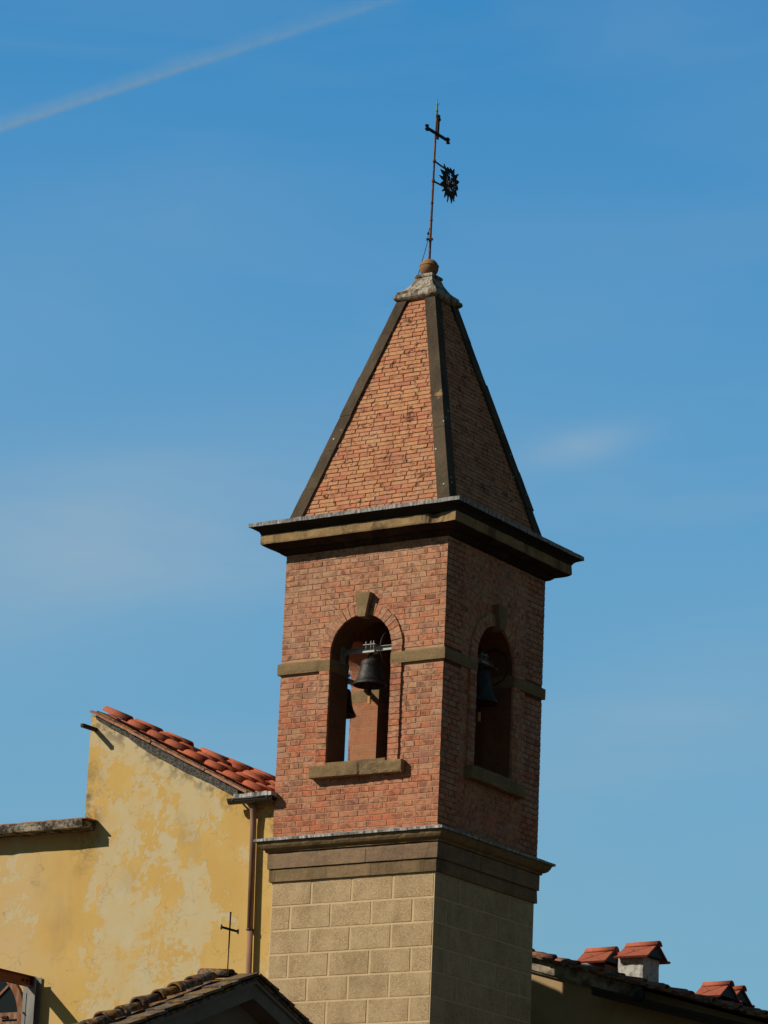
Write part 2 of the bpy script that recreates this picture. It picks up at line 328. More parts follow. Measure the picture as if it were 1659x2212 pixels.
def yellow_mat():
    g = G('peeling ochre plaster', .93, spec=.1)
    x = g.sep(g.pos, 0); z = g.sep(g.pos, 2)
    # layers: pale limewash left where the ochre paint has flaked off
    warp = g.noise(1.9, 10, .70, g.map(g.pos, (1, 1, .8), (0, .3, 0), (2.3, 0, 5.1)), .2)
    fine = g.math('ADD', g.math('MULTIPLY', g.noise(6, 6, .72), .6), g.math('MULTIPLY', g.noise(17, 6, .75), .4))
    bx = g.math('ADD', x, g.math('MULTIPLY', g.math('SUBTRACT', g.noise(1.6, 4, .6), .5), .9))
    reg = g.ramp(g.math('MULTIPLY_ADD', bx, .333, 1.30), [(0, 0), (.13, 0), (.17, 1), (.62, .9), (.76, .35), (1, .25)])   # where flaking is heavy
    f = g.math('ADD', warp, g.math('MULTIPLY', g.math('SUBTRACT', fine, .5), .62))
    f = g.math('ADD', f, g.math('MULTIPLY', g.math('SUBTRACT', reg, .7), .16))
    f = g.math('ADD', f, g.math('MULTIPLY', g.math('GREATER_THAN', z, .35), .03))
    peel = g.math('MULTIPLY', g.ramp(f, [(.505, 0), (.520, .55), (.528, .8), (.56, 1)]), g.ramp(g.noise(1.7, 5, .65, g.map(g.pos, (1, 1, .7), (0, 0, 0), (9, 0, 3))), [(.34, .55), (.52, 1)]))
    soft = g.ramp(g.noise(2.2, 4, .5), [(.3, 0), (.7, 1)])
    ochre = g.mix(soft, (.61, .39, .12), (.67, .46, .165))
    left = g.ramp(g.math('MULTIPLY_ADD', bx, 1.5, 6.35), [(0, 1), (1, 0)])   # older smooth repaint on the left
    lf = g.math('MULTIPLY', left, g.ramp(g.noise(.8, 3, .5, g.map(g.pos, (1, 1, 1.4))), [(.36, 0), (.60, 1)])); ochre = g.mix(g.math('MULTIPLY', lf, .9), ochre, (.62, .46, .235))
    pale = g.mix(g.ramp(g.noise(3.3, 5, .6), [(.35, 0), (.65, 1)]), (.60, .52, .335), (.62, .48, .25))
    pale = g.mix(g.math('MULTIPLY', g.ramp(f, [(.50, 1), (.55, 0)]), .5), pale, (.66, .61, .46))
    c = g.mix(peel, ochre, pale)
    # hairline cracks
    wv = g.t.nodes.new('ShaderNodeVectorMath'); wv.operation = 'ADD'; g.L(g.pos, wv.inputs[0]); nn = g.t.nodes.new('ShaderNodeTexNoise'); nn.inputs['Scale'].default_value = 7; nn.inputs['Detail'].default_value = 5; g.L(g.pos, nn.inputs['Vector'])
    sc_ = g.t.nodes.new('ShaderNodeVectorMath'); sc_.operation = 'SCALE'; g.L(nn.outputs[1], sc_.inputs[0]); sc_.inputs['Scale'].default_value = .45; g.L(sc_.outputs[0], wv.inputs[1])
    cr_ = g.vor(2.6, g.map(wv.outputs[0], (1, 1, 1.5)), 'DISTANCE_TO_EDGE'); ck = g.math('MULTIPLY', g.math('LESS_THAN', cr_, .0035), g.ramp(g.noise(2.3, 3), [(.50, 0), (.56, 1)]))
    c = g.mix(g.math('MULTIPLY', ck, .55), c, (.22, .15, .07))
    # grime near the stepped corner on the left and soft grey blotches
    dx = g.math('ADD', x, 3.48); dz = g.math('SUBTRACT', z, .45); e = g.math('SQRT', g.math('ADD', g.math('POWER', g.math('MULTIPLY', dx, 3.2), 2.), g.math('POWER', g.math('MULTIPLY', dz, 1.1), 2.)))
    gr = g.math('MULTIPLY', g.ramp(e, [(0, 1), (.85, 0)]), g.ramp(g.noise(6, 7, .75), [(.42, 0), (.6, 1)])); c = g.mix(gr, c, (.09, .075, .055))
    c = g.mix(g.math('MULTIPLY', g.ramp(g.noise(1.9, 5, .6, g.map(g.pos, (1, 1, .6), (0, 0, 0), (3, 0, 1))), [(.60, 0), (.74, 1)]), .35), c, (.33, .26, .17))
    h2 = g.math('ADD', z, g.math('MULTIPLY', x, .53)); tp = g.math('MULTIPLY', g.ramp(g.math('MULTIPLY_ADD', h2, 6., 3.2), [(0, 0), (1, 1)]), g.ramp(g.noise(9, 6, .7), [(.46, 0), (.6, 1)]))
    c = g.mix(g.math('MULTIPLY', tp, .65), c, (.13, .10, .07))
    g.color(c); h = g.math('ADD', g.math('MULTIPLY', peel, -.35), g.math('ADD', g.math('MULTIPLY', g.noise(25, 5, .65), .4), g.math('MULTIPLY', ck, -1.))); g.bump(h, .55, .006); return g.m
M_yellow = yellow_mat()

def tile_mat(name, stops, lichen=0, dirt=.5, amt=.6, cols=((.62, .34, .05), (.42, .40, .34))):
    g = G(name, .85, spec=.2); o = g.offs(11)
    c = g.ramp(g.attr(), stops)
    c = g.mix(g.math('MULTIPLY', g.ramp(g.noise(7, 5, .7, o), [(dirt, 0), (dirt+.18, 1)]), amt), c, (.05, .035, .028))
    c = g.mix(.45, c, g.ramp(g.noise(38, 4, .7, o), [(.3, (.35, .35, .35)), (.7, (.65, .65, .65))]), 'OVERLAY')
    if lichen:
        c = g.mix(g.ramp(g.noise(13, 6, .75, o), [(.62-lichen, 0), (.66-lichen, 1)]), c, cols[1])
        c = g.mix(g.ramp(g.noise(10, 6, .75, g.map(o, (1, 1, 1), (0, 0, 0), (7, 3, 1))), [(.62-lichen, 0), (.66-lichen, 1)]), c, cols[0])
    g.color(c); g.bump(g.noise(45, 5, .7, o), .6, .008); return g.m
M_tile_new = tile_mat('new red tile', [(0, (.46, .115, .058)), (.5, (.52, .145, .07)), (1, (.42, .12, .07))], 0, .56, .5)
M_tile_cap = tile_mat('dull red clay slab', [(0, (.33, .085, .05)), (1, (.40, .12, .07))], 0, .58, .4)
M_tile_old = tile_mat('old weathered tile', [(0, (.125, .06, .037)), (.5, (.085, .047, .032)), (1, (.155, .068, .038))], .10, .45, .8, ((.32, .15, .025), (.22, .19, .16)))
M_tile_mid = tile_mat('aged terracotta tile', [(0, (.38, .14, .08)), (.5, (.27, .12, .075)), (1, (.44, .17, .095))], .03, .46, .75, ((.34, .22, .08), (.36, .32, .26)))
M_tile_flat = tile_mat('worn flat tile', [(0, (.40, .20, .13)), (.5, (.46, .23, .14)), (1, (.38, .17, .11))], .02, .52, .6, ((.45, .35, .2), (.45, .40, .33)))
M_lichen = tile_mat('lichen covered tile', [(0, (.15, .11, .075)), (.5, (.10, .065, .045)), (1, (.19, .13, .07))], .105, .50, .7, ((.24, .14, .035), (.24, .215, .18)))
g = G('rough grey mortar', .97, spec=.1); g.color(g.mix(g.ramp(g.noise(40, 5, .8), [(.38, 0), (.62, 1)]), (.045, .045, .042), (.21, .20, .18))); g.bump(g.noise(45, 6, .8), 1., .02); M_mortar_grey = g.m
g = G('stained concrete ledge', .95, spec=.1); c = g.mix(g.ramp(g.noise(9, 7, .72), [(.44, 0), (.60, 1)]), (.055, .045, .035), (.42, .36, .27)); g.color(c); g.bump(g.noise(14, 7, .75), .9, .02); M_ledge = g.m
g = G('gutter metal', .45, spec=.5); g.b.inputs['Metallic'].default_value = .3; g.color(g.mix(g.noise(12, 4), (.035, .03, .028), (.075, .06, .05))); M_gutter = g.m
g = G('brown painted pipe', .5, spec=.4); g.color(g.mix(g.ramp(g.noise(9, 5, .6, g.map(g.pos, (1, 1, .3))), [(.35, 0), (.65, 1)]), (.22, .125, .08), (.33, .19, .12))); M_pipe = g.m
g = G('rusted iron', .8, spec=.3); g.b.inputs['Metallic'].default_value = .2; g.color(g.mix(g.ramp(g.noise(28, 6, .7), [(.35, 0), (.65, 1)]), (.075, .035, .022), (.30, .12, .065))); g.bump(g.noise(70, 4), .5, .003); M_rust = g.m
g = G('black iron', .7, spec=.3); g.b.inputs['Metallic'].default_value = .3; g.color(g.mix(g.ramp(g.noise(24, 5, .7), [(.4, 0), (.7, 1)]), (.018, .013, .011), (.075, .035, .022))); M_iron = g.m
g = G('verdigris copper', .7, spec=.3); g.color(g.mix(g.noise(40, 4), (.10, .30, .18), (.22, .44, .30))); M_verdigris = g.m
g = G('ochre sandstone ball', .9, spec=.1); g.color(g.mix(g.ramp(g.noise(9, 6, .65), [(.35, 0), (.65, 1)]), (.26, .14, .065), (.36, .20, .10))); g.bump(g.noise(60, 5, .7), .5, .004); M_ball = g.m
g = G('bronze patina', .6, spec=.4); g.b.inputs['Metallic'].default_value = .55; g.color(g.mix(g.ramp(g.noise(16, 7, .75), [(.40, 0), (.62, 1)]), (.028, .026, .027), (.075, .070, .068))); g.bump(g.noise(18, 6, .7), .5, .008); M_bronze = g.m
g = G('galvanised steel', .5, spec=.5); g.b.inputs['Metallic'].default_value = .4; g.color(g.mix(g.noise(20, 4), (.24, .25, .24), (.38, .39, .37))); M_galv = g.m
g = G('grey primed steel', .6, spec=.4); g.color(g.mix(g.ramp(g.noise(7, 6, .65, g.map(g.pos, (1, 1, .3))), [(.35, 0), (.65, 1)]), (.17, .155, .14), (.27, .265, .25))); g.bump(g.noise(20, 4), .3, .004); M_steel = g.m
g = G('red oxide steel', .6, spec=.35); g.color(g.mix(g.ramp(g.noise(6, 6, .7), [(.4, 0), (.7, 1)]), (.15, .028, .014), (.09, .022, .013))); M_oxide = g.m
g = G('worn wood', .8, spec=.2); n = g.noise(18, 6, .7, g.map(g.pos, (1, 1, .35), (0, .5, 0))); g.color(g.mix(g.ramp(n, [(.45, 0), (.72, 1)]), (.22, .085, .040), (.40, .28, .19))); g.bump(n, .5, .005); M_wood = g.m
g = G('clapper wood', .8); g.color(g.mix(g.noise(20), (.50, .26, .09), (.62, .34, .13))); M_clapper = g.m
g = G('dark roof timber', .9, spec=.1); g.color(g.mix(g.noise(10, 5, .6), (.03, .022, .016), (.07, .05, .035))); M_timber = g.m
g = G('window glass', .08, spec=.6); g.color((.012, .014, .014)); M_glass = g.m
g = G('grey house plaster', .93, spec=.1); g.color(g.mix(g.ramp(g.noise(2.5, 6, .6), [(.35, 0), (.65, 1)]), (.20, .165, .135), (.28, .235, .195))); g.bump(g.noise(40, 5), .4, .005); M_greyplaster = g.m
g = G('tan house plaster', .93, spec=.1); g.color(g.mix(g.ramp(g.noise(1.6, 6, .6), [(.35, 0), (.65, 1)]), (.36, .245, .13), (.48, .35, .19))); g.bump(g.noise(30, 5), .4, .005); M_tanplaster = g.m
g = G('rendered rake board', .93, spec=.1); g.color(g.mix(g.ramp(g.noise(5, 6, .7), [(.42, 0), (.62, 1)]), (.14, .115, .085), (.50, .44, .33))); g.bump(g.noise(20, 6, .7), .6, .01); M_rakeboard = g.m
g = G('white chimney plaster', .93, spec=.1); g.color(g.mix(g.ramp(g.noise(14, 7, .75), [(.50, 0), (.66, 1)]), (.55, .54, .50), (.26, .21, .15))); g.bump(g.noise(18, 6, .7), .7, .012); M_whiteplaster = g.m
g = G('black rubber', .6); g.color((.02, .02, .02)); M_black = g.m
g = G('town ground', .95, spec=.1); g.color(g.mix(g.ramp(g.noise(.3, 6, .6), [(.4, 0), (.6, 1)]), (.050, .036, .026), (.075, .052, .036))); g.bump(g.noise(12, 5), .4, .02); M_ground = g.m

X = Vector((1, 0, 0)); Y = Vector((0, 1, 0)); Z = Vector((0, 0, 1)); GZ = -8.4
def rnd(a, b): return random.uniform(a, b)

# ------------------------------------------------------------------ ground
mb = MB(); mb.add([(-20000, -20000, GZ), (20000, -20000, GZ), (20000, 20000, GZ), (-20000, 20000, GZ)], [(0, 1, 2, 3)])
tag(mb.build('ground', M_ground, None, (0, 0, GZ)), None, kind='structure')

# ------------------------------------------------------------------ the bell tower
T = thing('bell_tower', (0, 0, GZ), 'square brick bell tower with arched openings, stone cornices and tall pyramid brick spire', 'bell tower')
# plastered block shaft
mb = MB(); S0 = .984
mb.box((-S0, -S0, GZ), (S0, S0, -.43))
for fi, (U, N) in enumerate(((X, -Y), (Y, X), (-X, Y), (-Y, -X))):
    zt = -.437; row = 0
    while zt > GZ:
        zb = zt - .2485
        cuts = [-1, -.5, 0, .5, 1] if row % 2 == 0 else [-1, -.75, -.25, .25, .75, 1]
        for a, b in zip(cuts, cuts[1:]):
            a_, b_ = a*S0+.009+rnd(0, .004), b*S0-.009-rnd(0, .004); z0, z1 = max(zb+.009, GZ), zt-.008
            if z1 - z0 < .05: continue
            d = .0035+rnd(0, .002); O = N*S0; e = .004; rr = random.random()
            P = [O+U*a_+Z*z0, O+U*b_+Z*z0, O+U*b_+Z*z1, O+U*a_+Z*z1]; Q = [O+N*d+U*(a_+e)+Z*(z0+e), O+N*d+U*(b_-e)+Z*(z0+e), O+N*d+U*(b_-e)+Z*(z1-e), O+N*d+U*(a_+e)+Z*(z1-e)]
            mb.add(P+Q, [(4, 5, 6, 7), (0, 1, 5, 4), (1, 2, 6, 5), (2, 3, 7, 6), (3, 0, 4, 7)], rr, 1)
        zt = zb; row += 1
mb.build('tower_shaft', [M_margin, M_ashlar], T)
# lower cornice
mb = MB(); chipL = [(1.0, -1.02, -.33, .13, .012), (-.2, -1.11, -.05, .06, .006), (1.02, .99, -.2, .15, .01)]
mb.sweep([(.975, -.432), (1.011, -.430), (1.012, -.302), (.99, -.300)], 40, .002, None, 0, chipL)
mb.sweep([(1.000, -.297), (1.028, -.295), (1.029, -.136), (1.012, -.133)], 40, .002, [1, 1, 1], 0, chipL)
mb.sweep([(1.015, -.131), (1.046, -.128), (1.05, -.108), (1.066, -.103), (1.086, -.090), (1.103, -.068), (1.113, -.048), (1.118, -.026), (1.02, -.022)], 48, .003, [2]*8, 0, chipL)
mb.build('lower_cornice', [M_stone, M_stone_pink, M_stone_olive], T)
mb = MB(); mb.sweep([(1.10, -.0215), (1.142, -.024), (1.144, .0), (.975, .05)], 40, .0035); mb.build('lead_flashing', M_lead_light, T)
# belfry walls : core with arched hole, Flemish bond bricks laid on it
HW, SZ, SP = .375, .765, 1.935
def arc(r, a0, a1, n, zc=SP): return [(r*math.cos(a0+(a1-a0)*i/n), zc+r*math.sin(a0+(a1-a0)*i/n)) for i in range(n+1)]
FACES = ((X, -Y), (Y, X), (-X, Y), (-Y, -X))
TOPZ = 3.06
for fi, (U, N) in enumerate(FACES):
    mb = MB(); W = .9955 if fi % 2 == 0 else .650
    O = N*.9955
    for sgn in (-1, 1):
        poly = [(sgn*W, .01), (0, .01), (0, SZ-.03), (sgn*HW, SZ-.03)] + [(sgn*a, b) for a, b in arc(HW, 0, math.pi/2, 14)] + [(0, TOPZ), (sgn*W, TOPZ)]
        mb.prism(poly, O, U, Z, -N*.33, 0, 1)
    for k in range(0, len(mb.m)):      # outer skin shows mortar, the reveals show brick
        f = mb.f[k]; P = [Vector(mb.v[i]) for i in f]
        if all(abs(p.dot(N)-.9955) < 1e-4 for p in P): mb.m[k] = 2
    BW = 1.0 if fi % 2 == 0 else .9865
    pitch = .0612; z = .012; row = 0; off0 = rnd(0, .1)
    while z < TOPZ-.01:
        z1 = min(z + pitch-.0085, TOPZ); zm = (z+z1)/2
        if not (1.75 < zm < 1.88):
            hw = 0
            if SZ-.17 < zm < SP: hw = .495
            elif zm >= SP and zm < SP+.49: hw = math.sqrt(.495**2-(zm-SP)**2)
            if .61 < zm < .735: hw = .57
            u = -BW; k = row % 2; L_, H_ = .236, .114
            first = .114 if row % 2 else .175
            bricks = []
            while u < BW-.001:
                ln = first if u == -BW else ((L_ if k % 2 else H_) + rnd(-.004, .004))
                if u == -BW: k = 0 if row % 2 else 1
                b = min(u+ln, BW)
                if BW-b < .05: b = BW
                bricks.append((u, b)); u = b; k += 1
            for (a, b) in bricks:
                segs = [(a, b)]
                if hw > 0:
                    segs = []
                    if a < -hw: segs.append((a, min(b, -hw)))
                    if b > hw: segs.append((max(a, hw), b))
                for (s0, s1) in segs:
                    if s1-s0 < .015: continue
                    g0 = 0 if s0 <= -BW+1e-6 else .0045; g1 = 0 if s1 >= BW-1e-6 else .0045
                    d = .0075 + rnd(-.0018, .0018); O = N*.9925; j = lambda: rnd(-.0015, .0015); rr = random.random()
                    x0, x1 = s0+g0, s1-g1; e = .0022
                    P = [O+U*(x0+j())+Z*(z+j()), O+U*(x1+j())+Z*(z+j()), O+U*(x1+j())+Z*(z1+j()), O+U*(x0+j())+Z*(z1+j())]
                    Q = [p + N*(d-e) for p in P]; cx_ = (P[0]+P[1]+P[2]+P[3])/4
                    Rr = []
                    for q in Q:
                        vv = (cx_-q); du = vv.dot(U); dz = vv.dot(Z); Rr.append(q + N*e + U*math.copysign(e, du) + Z*math.copysign(e, dz))
                    mb.add(P+Q+Rr, [(0,1,5,4),(1,2,6,5),(2,3,7,6),(3,0,4,7),(4,5,9,8),(5,6,10,9),(6,7,11,10),(7,4,8,11),(8,9,10,11)], rr, 0)
        z += pitch; row += 1
    mb.build('brick_wall', [M_brick, M_reveal_sunlit if fi == 3 else M_reveal_shaded, M_mortar], T)
    # raised brick surround of the arch
    mb = MB(); z = SZ-.03; O = N*.97
    while z < SP-.02:
        z1 = min(z+pitch-.007, SP-.002)
        for sgn in (-1, 1):
            a, b = sorted((sgn*(HW+.001+rnd(0, .002)), sgn*(.503+rnd(-.003, .003))))
            mb.box((a, z, 0), (b, z1, .052+rnd(-.003, .003)), random.random(), 0, (O, U, Z, N))
            mb.box((a+.004, z1-.001, 0), (b-.004, z1+.009, .044), .5, 1, (O, U, Z, N))
        z += pitch
    nv = 21
    for i in range(nv):
        a0 = math.pi*(i+.06)/nv; a1 = math.pi*(i+.94)/nv
        ro = .503+rnd(-.004, .004); ri = HW+.001+rnd(0, .002)
        poly = [(ri*math.cos(a0), SP+ri*math.sin(a0)), (ro*math.cos(a0), SP+ro*math.sin(a0)), (ro*math.cos(a1), SP+ro*math.sin(a1)), (ri*math.cos(a1), SP+ri*math.sin(a1))]
        mb.prism(poly, O, U, Z, N*(.052+rnd(-.003, .003)), random.random(), 0)
    ring = arc(.499, 0, math.pi, 40) + arc(HW+.003, math.pi, 0, 40); mb.prism(ring, O, U, Z, N*.042, .5, 1)
    mb.build('arch_surround', [M_brick, M_mortar], T)
    mb = MB(); kz = [(.040, 2.268), (.092, 2.532)]
    jx = rnd(-.004, .004)+.02
    poly = [(-.042+jx, 2.278), (.044+jx, 2.272), (.094+jx, 2.530), (-.090+jx, 2.534)]
    mb.prism(poly, N*.95, U, Z, N*.125, .5, 0); mb.build('keystone', M_stone_olive, T)
    mb = MB(); mid = .08
    def worn(p, N=N):
        w = p.x
        if w > mid: return Vector((p.x, p.y-.004, p.z - .012 - .02*abs(mnoise.noise(Vector((p.x*11, p.y*14, 3.)))) if p.z > .05 else p.z))
        return p
    mb.rough((-.528, .607, 0), (.588, .735, .155), .022, .004, .5, 0, (N*.94, U, Z, N), 12, worn)
    mb.rough((-HW+.01, .66, -.26), (HW-.01, .768, .10), .05, .004, .5, 0, (N*.94, U, Z, N), 12)
    mb.build('window_sill', M_stone_olive, T)
# impost band
mb = MB(); b0, b1 = 1.752, 1.882
for sx in (-1, 1):
    for sy in (-1, 1):
        def bb(xa, xb, ya, yb):
            mb = MB(); xs = sorted((sx*xa, sx*xb)); ys = sorted((sy*ya, sy*yb)); mb.rough((xs[0], ys[0], b0), (xs[1], ys[1], b1), .03, .0025, .5, 0, None, 8, lambda p: Vector((p.x, p.y, p.z-.016)) if p.z > b1-.01 and max(abs(p.x), abs(p.y)) > 1.012 else p); mb.build('stone_band', M_stone_olive, T)
        bb(.371, 1.027, .655, 1.027); bb(.655, 1.027, .371, .6525)
# ceiling and floor of the belfry
mb = MB(); mb.box((-.68, -.68, 2.95), (.68, .68, 3.05)); mb.build('belfry_ceiling', M_timber, T); mb = MB(); mb.box((-.68, -.68, .0), (.68, .68, .60)); mb.build('belfry_floor', M_mortar_dark, T)
# upper cornice
mb = MB(); chipU = [(1.03, -1.2, 3.20, .15, .03), (.94, -1.2, 3.22, .10, .025)]
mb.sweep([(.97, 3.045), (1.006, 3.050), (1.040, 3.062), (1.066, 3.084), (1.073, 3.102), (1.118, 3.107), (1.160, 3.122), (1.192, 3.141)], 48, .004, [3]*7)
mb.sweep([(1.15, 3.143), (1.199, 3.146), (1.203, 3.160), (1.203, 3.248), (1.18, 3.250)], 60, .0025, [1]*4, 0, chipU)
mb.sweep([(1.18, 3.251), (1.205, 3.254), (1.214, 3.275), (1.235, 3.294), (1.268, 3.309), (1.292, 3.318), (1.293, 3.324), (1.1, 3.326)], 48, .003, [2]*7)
mb.build('upper_cornice', [M_stone, M_stone_tan, M_crust, M_soot_shade], T)
mb = MB(); mb.sweep([(1.27, 3.3245), (1.298, 3.321), (1.301, 3.361), (.90, 3.475)], 44, .0035); mb.build('lead_flashing', M_lead, T)
# spire
def H(z): return .986 - .2921*(z-3.48)
mb = MB(); ZB, ZA = 3.40, 6.02
ins = .034
mb.sweep([(H(ZB)-ins, ZB), (H(ZA)-ins, ZA)], 1, 0, [1])
slope = math.atan(.2921); dz = math.cos(slope)
for (U, N) in FACES:
    V = (Z*math.cos(slope) - N*math.sin(slope)).normalized(); NN = (N*math.cos(slope) + Z*math.sin(slope)).normalized()
    O = N*(H(ZB)-ins) + Z*ZB; s = 0; row = 0; tot_ = (ZA-ZB)/dz
    while s < tot_:
        s1 = s + .0530; z = ZB + s*dz; hw = H(z)-ins-.10; u = -hw - rnd(0, .1) - (.1 if row % 2 else 0)
        while u < hw:
            ln = .192+rnd(-.02, .02) if random.random() < .8 else .13; a, b = max(u, -hw), min(u+ln, hw)
            if b-a > .02:
                rr = random.random(); d = .0065+rnd(-.0025, .003); j = lambda: rnd(-.0022, .0022); gp = .0035; e = .003
                P = [O+U*(a+gp+j())+V*(s+.003+j()), O+U*(b-gp+j())+V*(s+.003+j()), O+U*(b-gp+j())+V*(s1-.004+j()), O+U*(a+gp+j())+V*(s1-.004+j())]
                ctr = sum(P, Vector())/4; Q = [p+NN*(d-e) for p in P]; Rr = [q+NN*e+U*math.copysign(e, (ctr-q).dot(U))+V*math.copysign(e, (ctr-q).dot(V)) for q in Q]
                mb.add(P+Q+Rr, [(0,1,5,4),(1,2,6,5),(2,3,7,6),(3,0,4,7),(4,5,9,8),(5,6,10,9),(6,7,11,10),(7,4,8,11),(8,9,10,11)], rr, 0)
            u += ln
        s = s1; row += 1
mb.build('spire', [M_brick_spire, M_mortar_dark], T)
# stone ribs on the hips
for (sx, sy) in ((-1, -1), (1, -1), (1, 1), (-1, 1)):
    mb = MB(); cuts = [3.38, 3.81, 4.28, 4.70, 5.14, 5.60, 6.03]; cuts = [cuts[0]] + [c+rnd(-.06, .06) for c in cuts[1:-1]] + [cuts[-1]]
    for i in range(len(cuts)-1):
        za, zb = cuts[i], cuts[i+1]-.003; n = 8; off = rnd(-.006, .007); w0 = .150; b = len(mb.v)
        for k in range(n+1):
            z = za+(zb-za)*k/n; h = H(z)+off + .002*mnoise.noise(Vector((z*9, sx*3, sy*5))); w = w0-.02*(z-3.4)/2.6; q = ins+.015
            nn = .003*mnoise.noise(Vector((z*14, sx, sy+3)))
            pts = [(h, h), (h, h-w+nn), (h-q, h-w+nn), (h-q, h-q), (h-w-nn, h-q), (h-w-nn, h)]
            mb.v += [(sx*a, sy*c, z) for a, c in pts]
        for k in range(n):
            for p in range(6):
                p2 = (p+1) % 6; mb.face([b+k*6+p, b+k*6+p2, b+(k+1)*6+p2, b+(k+1)*6+p])
        mb.face([b+p for p in range(6)]); mb.face([b+n*6+p for p in range(6)])
    mb.build('hip_rib', M_rib, T)
# cap stone
mb = MB()
mb.sweep([(.15, 6.005), (.245, 6.012), (.262, 6.022), (.277, 6.038), (.280, 6.055), (.272, 6.078), (.252, 6.090), (.250, 6.104), (.246, 6.118), (.215, 6.136), (.180, 6.166), (.150, 6.205), (.124, 6.250), (.108, 6.292), (.100, 6.305), (.112, 6.310), (.113, 6.334), (.104, 6.345), (.0, 6.350)], 16, .0035)
mb.build('spire_cap', M_cap, T)

# ------------------------------------------------------------------ iron cross and vane on top
F = thing('cross_finial', (0, 0, 6.35), 'tall rusty iron cross with pierced sun vane on a stone ball atop the spire', 'cross')
mb = MB(); mb.lathe([(.001, .0)] + [(.104*math.sin(math.pi*i/18), .096-.104*math.cos(math.pi*i/18)) for i in range(3, 18)] + [(.001, .2)], (0, 0, 6.345), 36)
mb.lathe([(.1035, -.008), (.108, -.003), (.108, .003), (.1035, .008)], (0, 0, 6.462), 36); mb.build('stone_ball', M_ball, F)
def ax(z, l=0.):      # the pole leans a little
    t = (z-6.5)/1.7; return RT * (l*-1 + .016*max(0, t)**1.3) * 1.0 + Vector((0, 0, z)) - Vector((0, 0, (RT * 0).z))
def axp(z, l=0.): v = ax(z, l); return Vector((v.x, v.y, z))
mb = MB(); zs = [6.53+i*.05 for i in range(31)]; mb.tube([axp(z) for z in zs], [.0145-.0035*(z-6.5)/1.5 for z in zs], 10)
for z in (6.998, 7.2): mb.tube([axp(z-.008), axp(z+.008)], .0165, 10)
mb.tube([axp(z) for z in (7.93, 7.97, 8.05, 8.25)], [.010, .013, .009, .009], 8)
mb.build('pole', M_rust, F)
xo = Vector((.018, 0, 0)); cyv = axp(8.0)
mb = MB()
def bar(y0, z0, y1, z1, w, th=.012, xx=.0):
    p = Vector((cyv.x+xx, y0, z0)); q = Vector((cyv.x+xx, y1, z1)); d = (q-p); ln = d.length; d.normalize(); s_ = d.cross(X)
    mb.box((0, -w/2, -th/2), (ln, w/2, th/2), .5, 0, (p, d, s_, X))
cy = .022
bar(cy-.236, 8.005, cy+.236, 8.012, .034, .014, .014); bar(cy, 7.95, cy+.008, 8.215, .036, .014, .0155)
def disc(y, z, r=.016, xx=.015):
    mb.tube([(cyv.x+xx-.010, y, z), (cyv.x+xx+.010, y, z)], r, 12)
for s_ in (-1, 1):
    e = cy+s_*.236
    for (dy, dz_) in ((0, .020), (0, -.020), (-s_*.026, .026), (-s_*.026, -.026)): disc(e+dy, 8.009+dz_, .014)
for (dy, dz_) in ((-.010, .012), (.022, -.018), (.024, -.03), (.012, .012)): disc(cy+.006+dy, 8.215+dz_, .013)
mb.build('cross_arms', M_iron, F)
for z, z2, y2 in ((7.690, 7.680, .24), (7.456, 7.468, .225)):
    mb = MB(); c0 = axp(z); mb.tube([c0-Z*.022, c0-Z*.014, c0+Z*.014, c0+Z*.022], [.013, .019, .019, .013], 10)
    mb.tube([c0+Y*.01, axp(z2)+Y*y2], .0105, 8); mb.build('vane_bracket', M_rust, F)
# pierced sun : outline and cut letters, real plate
def c9(a, b):      # trace measured on the vane, turned into metres on its own upright plate
    px = (1700+a/9.2167)*.540039; py = (620+b/9.2167)*.540039
    v = FW + RT*((px-829.5)/7743.14) - UP*((py-1106)/7743.14); t = (0.010-CAMP.x)/v.x; p = CAMP+v*t; return (p.y, p.z)
OUT = [(685,325),(712,325),(735,400),(765,460),(802,492),(816,470),(808,438),(852,450),(872,490),(890,525),(915,520),(930,465),(965,510),(990,560),(1000,585),(1035,550),(1080,508),(1082,570),(1075,680),(1092,735),(1138,738),(1180,705),(1225,700),(1232,745),(1195,780),(1170,860),(1145,912),(1185,920),(1265,995),(1195,1088),(1166,1096),(1166,1190),(1183,1190),(1192,1115),(1212,1200),(1210,1320),(1160,1275),(1150,1330),(1165,1430),(1182,1545),(1140,1500),(1095,1465),(1090,1540),(1070,1650),(1082,1722),(1050,1700),(1040,1620),(1028,1575),(1010,1640),(978,1795),(950,1680),(905,1510),(865,1555),(860,1640),(835,1690),(832,1745),(808,1700),(825,1600),(820,1450),(770,1510),(705,1580),(720,1450),(745,1320),(690,1335),(618,1345),(640,1285),(690,1240),(700,1180),(640,1110),(565,1040),(640,975),(680,942),(640,900),(590,850),(570,800),(515,750),(550,738),(610,775),(680,765),(640,680),(600,600),(562,515),(640,548),(735,600),(742,560),(710,480),(700,400)]
